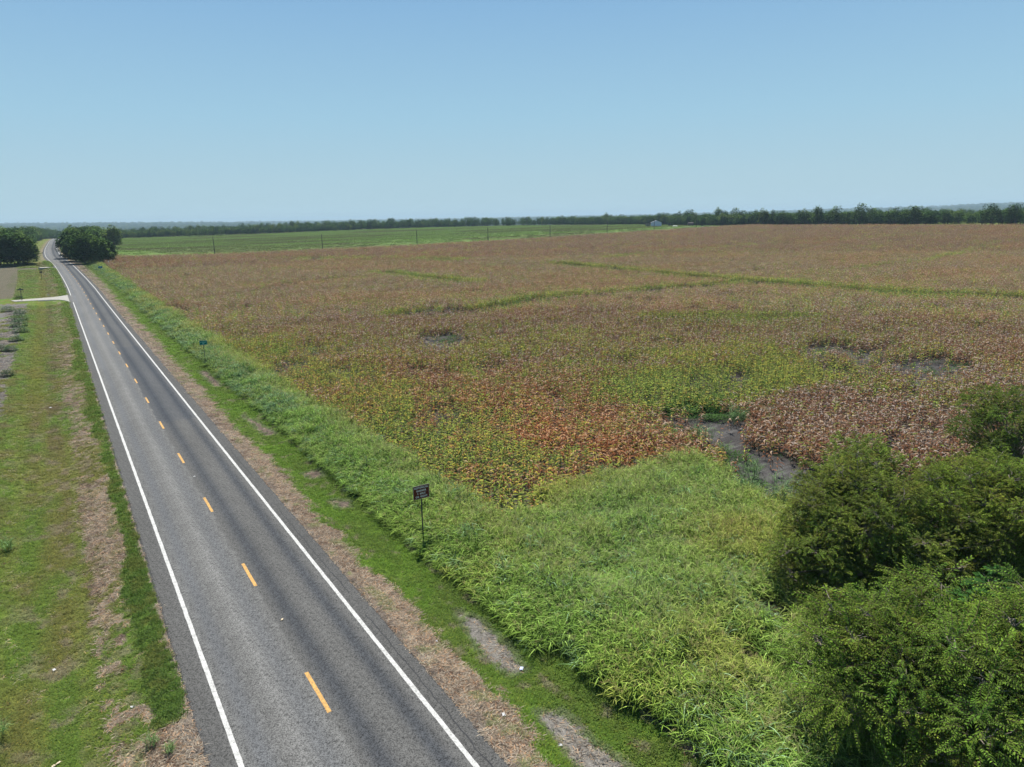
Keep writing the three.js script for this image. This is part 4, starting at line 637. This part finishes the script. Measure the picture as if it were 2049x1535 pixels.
function signPost(name, label, x, z, bottom, w, h, faceMat, turn = 0, postR = .04) {
  const t = thing(name, label, 'road sign', [x, ground(x, z), z], turn), sh = roundedPanel(w, h, .05, 0);
  mesh('post', new THREE.CylinderGeometry(postR, postR, bottom + h + .2, 8).translate(0, (bottom + h - .25) / 2, -.05), dull, t);
  mesh('panel', new THREE.ExtrudeGeometry(sh, { depth: .006, bevelEnabled: true, bevelThickness: .002, bevelSize: .002, bevelSegments: 1 }).translate(0, bottom + h / 2, 0), std([.3, .3, .3], { metalness: .5, roughness: .5 }), t);
  const f = new THREE.ShapeGeometry(sh), p = f.attributes.position, uv = f.attributes.uv; for (let k = 0; k < p.count; k++) uv.setXY(k, p.getX(k) / w + .5, p.getY(k) / h + .5);
  mesh('sign_face', f.translate(0, bottom + h / 2, .011), faceMat, t);
  for (const q of [-.25, .25]) { mesh('bracket', bx(w * .5, .04, .03, 0, bottom + h / 2 + q * h, -.017), dull, t); }
  return t;
}
signPost('road_sign', 'brown road sign reading HISTORICAL MARKER 1 MILE ON RIGHT beside tall grass', 10.2, -37.3, 2.84, 1.08, .86, printed(640, 512, (g, w, h) => {
  g.fillStyle = '#5e2c20'; g.fillRect(0, 0, w, h); g.strokeStyle = '#c8c2bc'; g.lineWidth = 7; g.strokeRect(12, 12, w - 24, h - 24);
  g.fillStyle = '#dcd6d0'; g.textAlign = 'center'; g.textBaseline = 'middle'; g.font = 'bold 96px sans-serif';
  const line = (s, y, mw) => { g.save(); g.translate(w / 2, y); const k = Math.min(1, mw / g.measureText(s).width); g.scale(k, 1); g.fillText(s, 0, 0); g.restore(); };
  line('HISTORICAL', 85, 560); line('MARKER', 200, 400); line('1  MILE', 312, 380); line('ON  RIGHT', 425, 470);
}));
// lettering too far off to read: only its pale strokes
const strokes = (bg, rows) => printed(256, 160, (g, w, h) => { g.fillStyle = bg; g.fillRect(0, 0, w, h); g.strokeStyle = '#9fd0c8'; g.lineWidth = 5; g.strokeRect(6, 6, w - 12, h - 12); g.fillStyle = '#a8d6d0'; const r = rng(5); for (const [y, n, x0, x1, th] of rows) for (let k = 0; k < n; k++) { const a = lerp(x0, x1, k / n), b = lerp(x0, x1, (k + .72) / n); g.fillRect(a, y, (b - a) * .3, th); g.fillRect(a, r() < .5 ? y : y + th * .4, b - a, th * .22); if (r() < .6) g.fillRect(b - (b - a) * .3, y, (b - a) * .3, th); } });
signPost('road_sign', 'small green road sign with two rows of pale lettering by tall grass', 9.8, -108, 2.75, 1.02, .62, strokes('#00695c', [[44, 7, 34, 222, 34], [106, 3, 90, 170, 30]]));
signPost('road_sign', 'small blue-green road sign far along the tall grass strip', 9.4, -333, 2.0, 1.5, .85, strokes('#1d5a78', [[50, 5, 40, 216, 50]]));
{
  const t = thing('street_sign', 'thin post with a dark crossbar sign at the gravel driveway corner', 'road sign', [-14.9, ground(-14.9, -231.7), -231.7], .3);
  mesh('post', new THREE.CylinderGeometry(.06, .07, 3.1, 7).translate(0, 1.5, 0), dull, t); mesh('sign_blade', bx(1.35, .3, .05, 0, 2.98, .08), std([.04, .06, .055]), t); mesh('sign_blade', bx(.05, .24, 1.1, 0, 3.26, 0), std([.04, .06, .055]), t);
  const u = thing('road_sign', 'small dark square sign on a thin post in the left ditch beyond the driveway', 'road sign', [-10.7, ground(-10.7, -318), -318]);
  mesh('post', new THREE.CylinderGeometry(.06, .06, 3.4, 7).translate(0, 1.6, 0), dull, u); mesh('panel', bx(.85, .6, .04, 0, 3.1, .06), std([.05, .05, .05]), u);
  const m = thing('marker_post', 'short white marker post in front of the roadside tree group', 'post', [15.4, ground(15.4, -382), -382]);
  mesh('post', new THREE.CylinderGeometry(.09, .09, 1.6, 8).translate(0, .8, 0), std([.6, .6, .6]), m); mesh('cap', new THREE.SphereGeometry(.2, 8, 6).translate(0, 1.65, 0), std([.7, .7, .7]), m);
}

// ---------------------------------------------------------------- utility poles and wires
{
  const wood = std([.045, .038, .033], { roughness: .95 }), glass = std([.35, .36, .36], { roughness: .3 });
  const p0 = new THREE.Group(); p0.name = 'utility_pole';
  mesh('pole', new THREE.CylinderGeometry(.16, .23, 10.6, 9).translate(0, 5.0, 0), wood, p0); mesh('crossarm', bx(.11, .13, 1.5, 0, 9.55, 0), wood, p0);
  for (const q of [-.65, .65]) mesh('insulator', new THREE.CylinderGeometry(.05, .07, .2, 7).translate(0, 9.72, q), glass, p0);
  mesh('insulator', new THREE.CylinderGeometry(.05, .07, .2, 7).translate(0, 10.4, 0), glass, p0);
  const all = [[-58, -438.5], ...POLES];
  all.forEach(([x, z], k) => { const o = k ? p0.clone() : p0; o.name = numbered('utility_pole'); o.position.set(x, ground(x, z), z); if (k === 7) o.scale.y = .95; tag(o, k === 0 ? 'wooden utility pole on the far left of the road behind the dark trees' : `${nth(k)} wooden utility pole right of the road along the back edge of the corn`, 'utility pole', 'utility poles along the back of the field'); scene.add(o); });
  const w = new THREE.Group(); w.name = 'power_line'; scene.add(w); tag(w, 'thin power line wires strung between the utility poles', 'power line');
  const wire = std([.05, .05, .05], { roughness: .6 });
  for (let k = 0; k < all.length - 1; k++) for (const [h, q, sag] of [[10.5, 0, .9], [9.8, .65, 1.1]]) {
    const a = all[k], b = all[k + 1], pts = []; for (let s = 0; s <= 10; s++) { const t = s / 10; pts.push(new THREE.Vector3(lerp(a[0], b[0], t), lerp(ground(a[0], a[1]), ground(b[0], b[1]), t) + h - sag * 4 * t * (1 - t) * Math.hypot(b[0] - a[0], b[1] - a[1]) / 64, lerp(a[1], b[1], t) + q)); }
    mesh('wire', new THREE.TubeGeometry(new THREE.CatmullRomCurve3(pts), 12, .014, 4), wire, w);
  }
}

// ---------------------------------------------------------------- farmstead on the rise
{
  const turn = -.75, tin = std([.52, .53, .62], { roughness: .5 }), roofM = std([.42, .43, .46], { roughness: .5, metalness: .3 });
  const b = thing('metal_barn', 'pale metal barn with a gable end on the rise beyond the corn', 'barn', [528, ground(528, -556), -556], turn);
  const s = new THREE.Shape(); s.moveTo(-5.4, 0); s.lineTo(5.4, 0); s.lineTo(5.4, 3.7); s.lineTo(0, 5.9); s.lineTo(-5.4, 3.7); s.lineTo(-5.4, 0);
  mesh('wall', new THREE.ExtrudeGeometry(s, { depth: 14, bevelEnabled: false }).translate(0, 0, -14), tin, b);
  for (const q of [-1, 1]) { const rp = mesh('roof', bx(6.2, .14, 14.6, 0, 0, -7), roofM, b); rp.position.set(q * 2.78, 4.92, 0); rp.rotation.z = -q * Math.atan2(2.2, 5.4); }
  for (let k = 0; k < 17; k++) { const x = -5.1 + k * .6375; mesh('rib', bx(.07, 3.6 + 2.2 * (1 - Math.abs(x) / 5.4), .05, x, (3.6 + 2.2 * (1 - Math.abs(x) / 5.4)) / 2, .03), tin, b); }
  const l = thing('shelter', 'low open shelter on posts leaning beside the metal barn', 'shelter', [521.8, ground(521.8, -562), -562], turn);
  mesh('roof', bx(4.8, .16, 6, 0, 2.7, -2), std([.1, .09, .085]), l); for (const q of [-2.2, 0, 2.2]) mesh('post', bx(.2, 2.7, .2, q, 1.35, .7), std([.09, .08, .07]), l); mesh('back_wall', bx(4.6, 2.6, .15, 0, 1.3, -4.8), std([.3, .3, .24]), l);
  const black = std([.02, .02, .022], { roughness: .5 }), tr = thing('tractor', 'dark tractor parked right of the metal barn', 'tractor', [540, ground(540, -548), -548], turn - .2);
  mesh('hood', bx(2.4, 1.0, 1.0, 1.5, 1.45, 0), std([.03, .045, .03]), tr); mesh('cab', bx(1.6, 1.8, 1.5, -.7, 2.0, 0), black, tr); mesh('cab_roof', bx(1.9, .18, 1.7, -.7, 3.0, 0), std([.1, .1, .1]), tr); mesh('exhaust', new THREE.CylinderGeometry(.07, .07, 1.1, 6).translate(1.4, 2.4, .2), black, tr);
  for (const q of [-1, 1]) { mesh('wheel', new THREE.TorusGeometry(.7, .28, 8, 18).translate(-.9, .98, q * 1.05), black, tr); mesh('wheel', new THREE.TorusGeometry(.42, .2, 8, 16).translate(2.1, .62, q * .9), black, tr); }
  const wg = thing('wagon', 'brown covered farm wagon on the grass right of the tractor', 'wagon', [549, ground(549, -528), -528], turn);
  mesh('body', bx(5.2, 2.0, 2.4, 0, 1.7, 0), std([.09, .06, .055]), wg); mesh('roof', new THREE.CylinderGeometry(1.35, 1.35, 5.4, 14, 1, false, 0, Math.PI).rotateZ(Math.PI / 2).rotateX(-Math.PI / 2 * 0).scale(1, .35, 1).translate(0, 2.7, 0), std([.16, .12, .12]), wg); for (const q of [-1.7, 1.7]) for (const p of [-1, 1]) mesh('wheel', new THREE.CylinderGeometry(.42, .42, .25, 12).rotateX(Math.PI / 2).translate(q, .42, p * 1.1), black, wg);
  const tp = new MB(); { const r = rng(8), n = 8, id = []; for (let j = 0; j <= n; j++) for (let i = 0; i <= n; i++) { const e = Math.min(i, n - i, j, n - j) / 2; id.push(tp.v((i / n - .5) * 5.6, e <= 0 ? 0 : .35 + .3 * Math.min(1, e) * r(), (j / n - .5) * 3.4, WHITE)); } for (let j = 0; j < n; j++) for (let i = 0; i < n; i++) { const a = j * (n + 1) + i; tp.tri(id[a], id[a + n + 1], id[a + 1]); tp.tri(id[a + 1], id[a + n + 1], id[a + n + 2]); } }
  const tm = mesh('tarp', tp.geo(), std([.8, .8, .78])); tm.position.set(527, ground(527, -528) + .05, -528); tm.rotation.y = turn; tag(tm, 'white tarp spread low between the tractor and the wagon', 'tarp');
  const fl = thing('flatbed_trailer', 'long dark flatbed trailer parked low at the edge of the corn', 'trailer', [530, ground(530, -492), -492], turn);
  mesh('bed', bx(8.5, .3, 2.2, 0, .95, 0), std([.07, .075, .07]), fl); for (const q of [-2.6, -1.6]) for (const p of [-1, 1]) mesh('wheel', new THREE.CylinderGeometry(.42, .42, .25, 12).rotateX(Math.PI / 2).translate(q, .42, p * .9), black, fl); mesh('headboard', bx(.15, .7, 2.2, 4.1, 1.3, 0), std([.07, .075, .07]), fl);
  const gd = new THREE.PlaneGeometry(60, 3.2, 20, 1).rotateX(-Math.PI / 2); const dm = mesh('farm_track', gd, std([.5, .47, .42])); dm.position.set(512, 0, -486); { const p = gd.attributes.position; const an = -.72; for (let k = 0; k < p.count; k++) { const x = p.getX(k), z = p.getZ(k) + Math.sin(x * .1) * 1.2, X = x * Math.cos(an) + z * Math.sin(an), Z = -x * Math.sin(an) + z * Math.cos(an); p.setXYZ(k, X, ground(512 + X, -486 + Z) + .12, Z); } gd.computeVertexNormals(); } tag(dm, 'pale farm track before the flatbed trailer', 'track', null, 'structure');
  const cedar = farTree(960, 3.6, 1.25, 9, 60, [.02, .035, .018], .05), cp = proto([cedar], 'cedar')[0]; cp.name = 'cedar_bush'; cp.position.set(541, ground(541, -478), -478); tag(cp, 'small dark upright evergreen alone at the corn edge right of the trailer', 'bush'); scene.add(cp);
}

// ---------------------------------------------------------------- litter
{
  const paper = std([.4, .4, .39], { roughness: .7, side: THREE.DoubleSide });
  const scrap = (seed, w, d) => { const r = rng(seed), b = new MB(), n = 4, id = []; for (let j = 0; j <= n; j++) for (let i = 0; i <= n; i++) id.push(b.v((i / n - .5) * w * (.8 + .4 * r()), .02 + .1 * r(), (j / n - .5) * d * (.8 + .4 * r()), WHITE)); for (let j = 0; j < n; j++) for (let i = 0; i < n; i++) { const a = j * (n + 1) + i; b.tri(id[a], id[a + n + 1], id[a + 1]); b.tri(id[a + 1], id[a + n + 1], id[a + n + 2]); } return b.geo(); };
  [[-6.5, -30.3, .3, .2, 'crumpled white paper scrap on the left verge straw'], [5.9, -21.1, .3, .2, 'white wrapper with a dark stripe on the right road edge'], [6.95, -18.7, .22, .14, 'small white scrap beside the pale silt patch'], [8.4, -23.6, .34, .22, 'crumpled bluish bag at the end of the silt hollow'], [-9.3, -29.0, .14, .5, 'long pale strip of debris on the left mown grass'], [-9.3, -36, .2, .24, 'pale scrap on the left mown grass farther back'], [6.0, -27.2, .16, .12, 'tiny white scrap in the right roadside straw'], [-9.2, -94, .35, .4, 'white scrap on the left verge far down the ditch'], [.35, -32.9, .22, .14, 'yellowish flake lying on the asphalt between two dashes'], [.25, -57.5, .2, .2, 'white flake lying on the asphalt by the centre line']].forEach(([x, z, w, d, label], k) => { const m = mesh('litter', scrap(40 + k, w, d), k === 3 ? std([.5, .53, .72], { side: THREE.DoubleSide }) : k === 4 || k === 8 ? std([.6, .5, .34], { side: THREE.DoubleSide }) : paper); m.scale.setScalar(.62); m.position.set(x, Math.abs(x) < 4.4 ? .06 : ground(x, z) + .05, z); m.rotation.y = k * 1.3; tag(m, label, 'litter'); });
}

renderer.render(scene, camera);
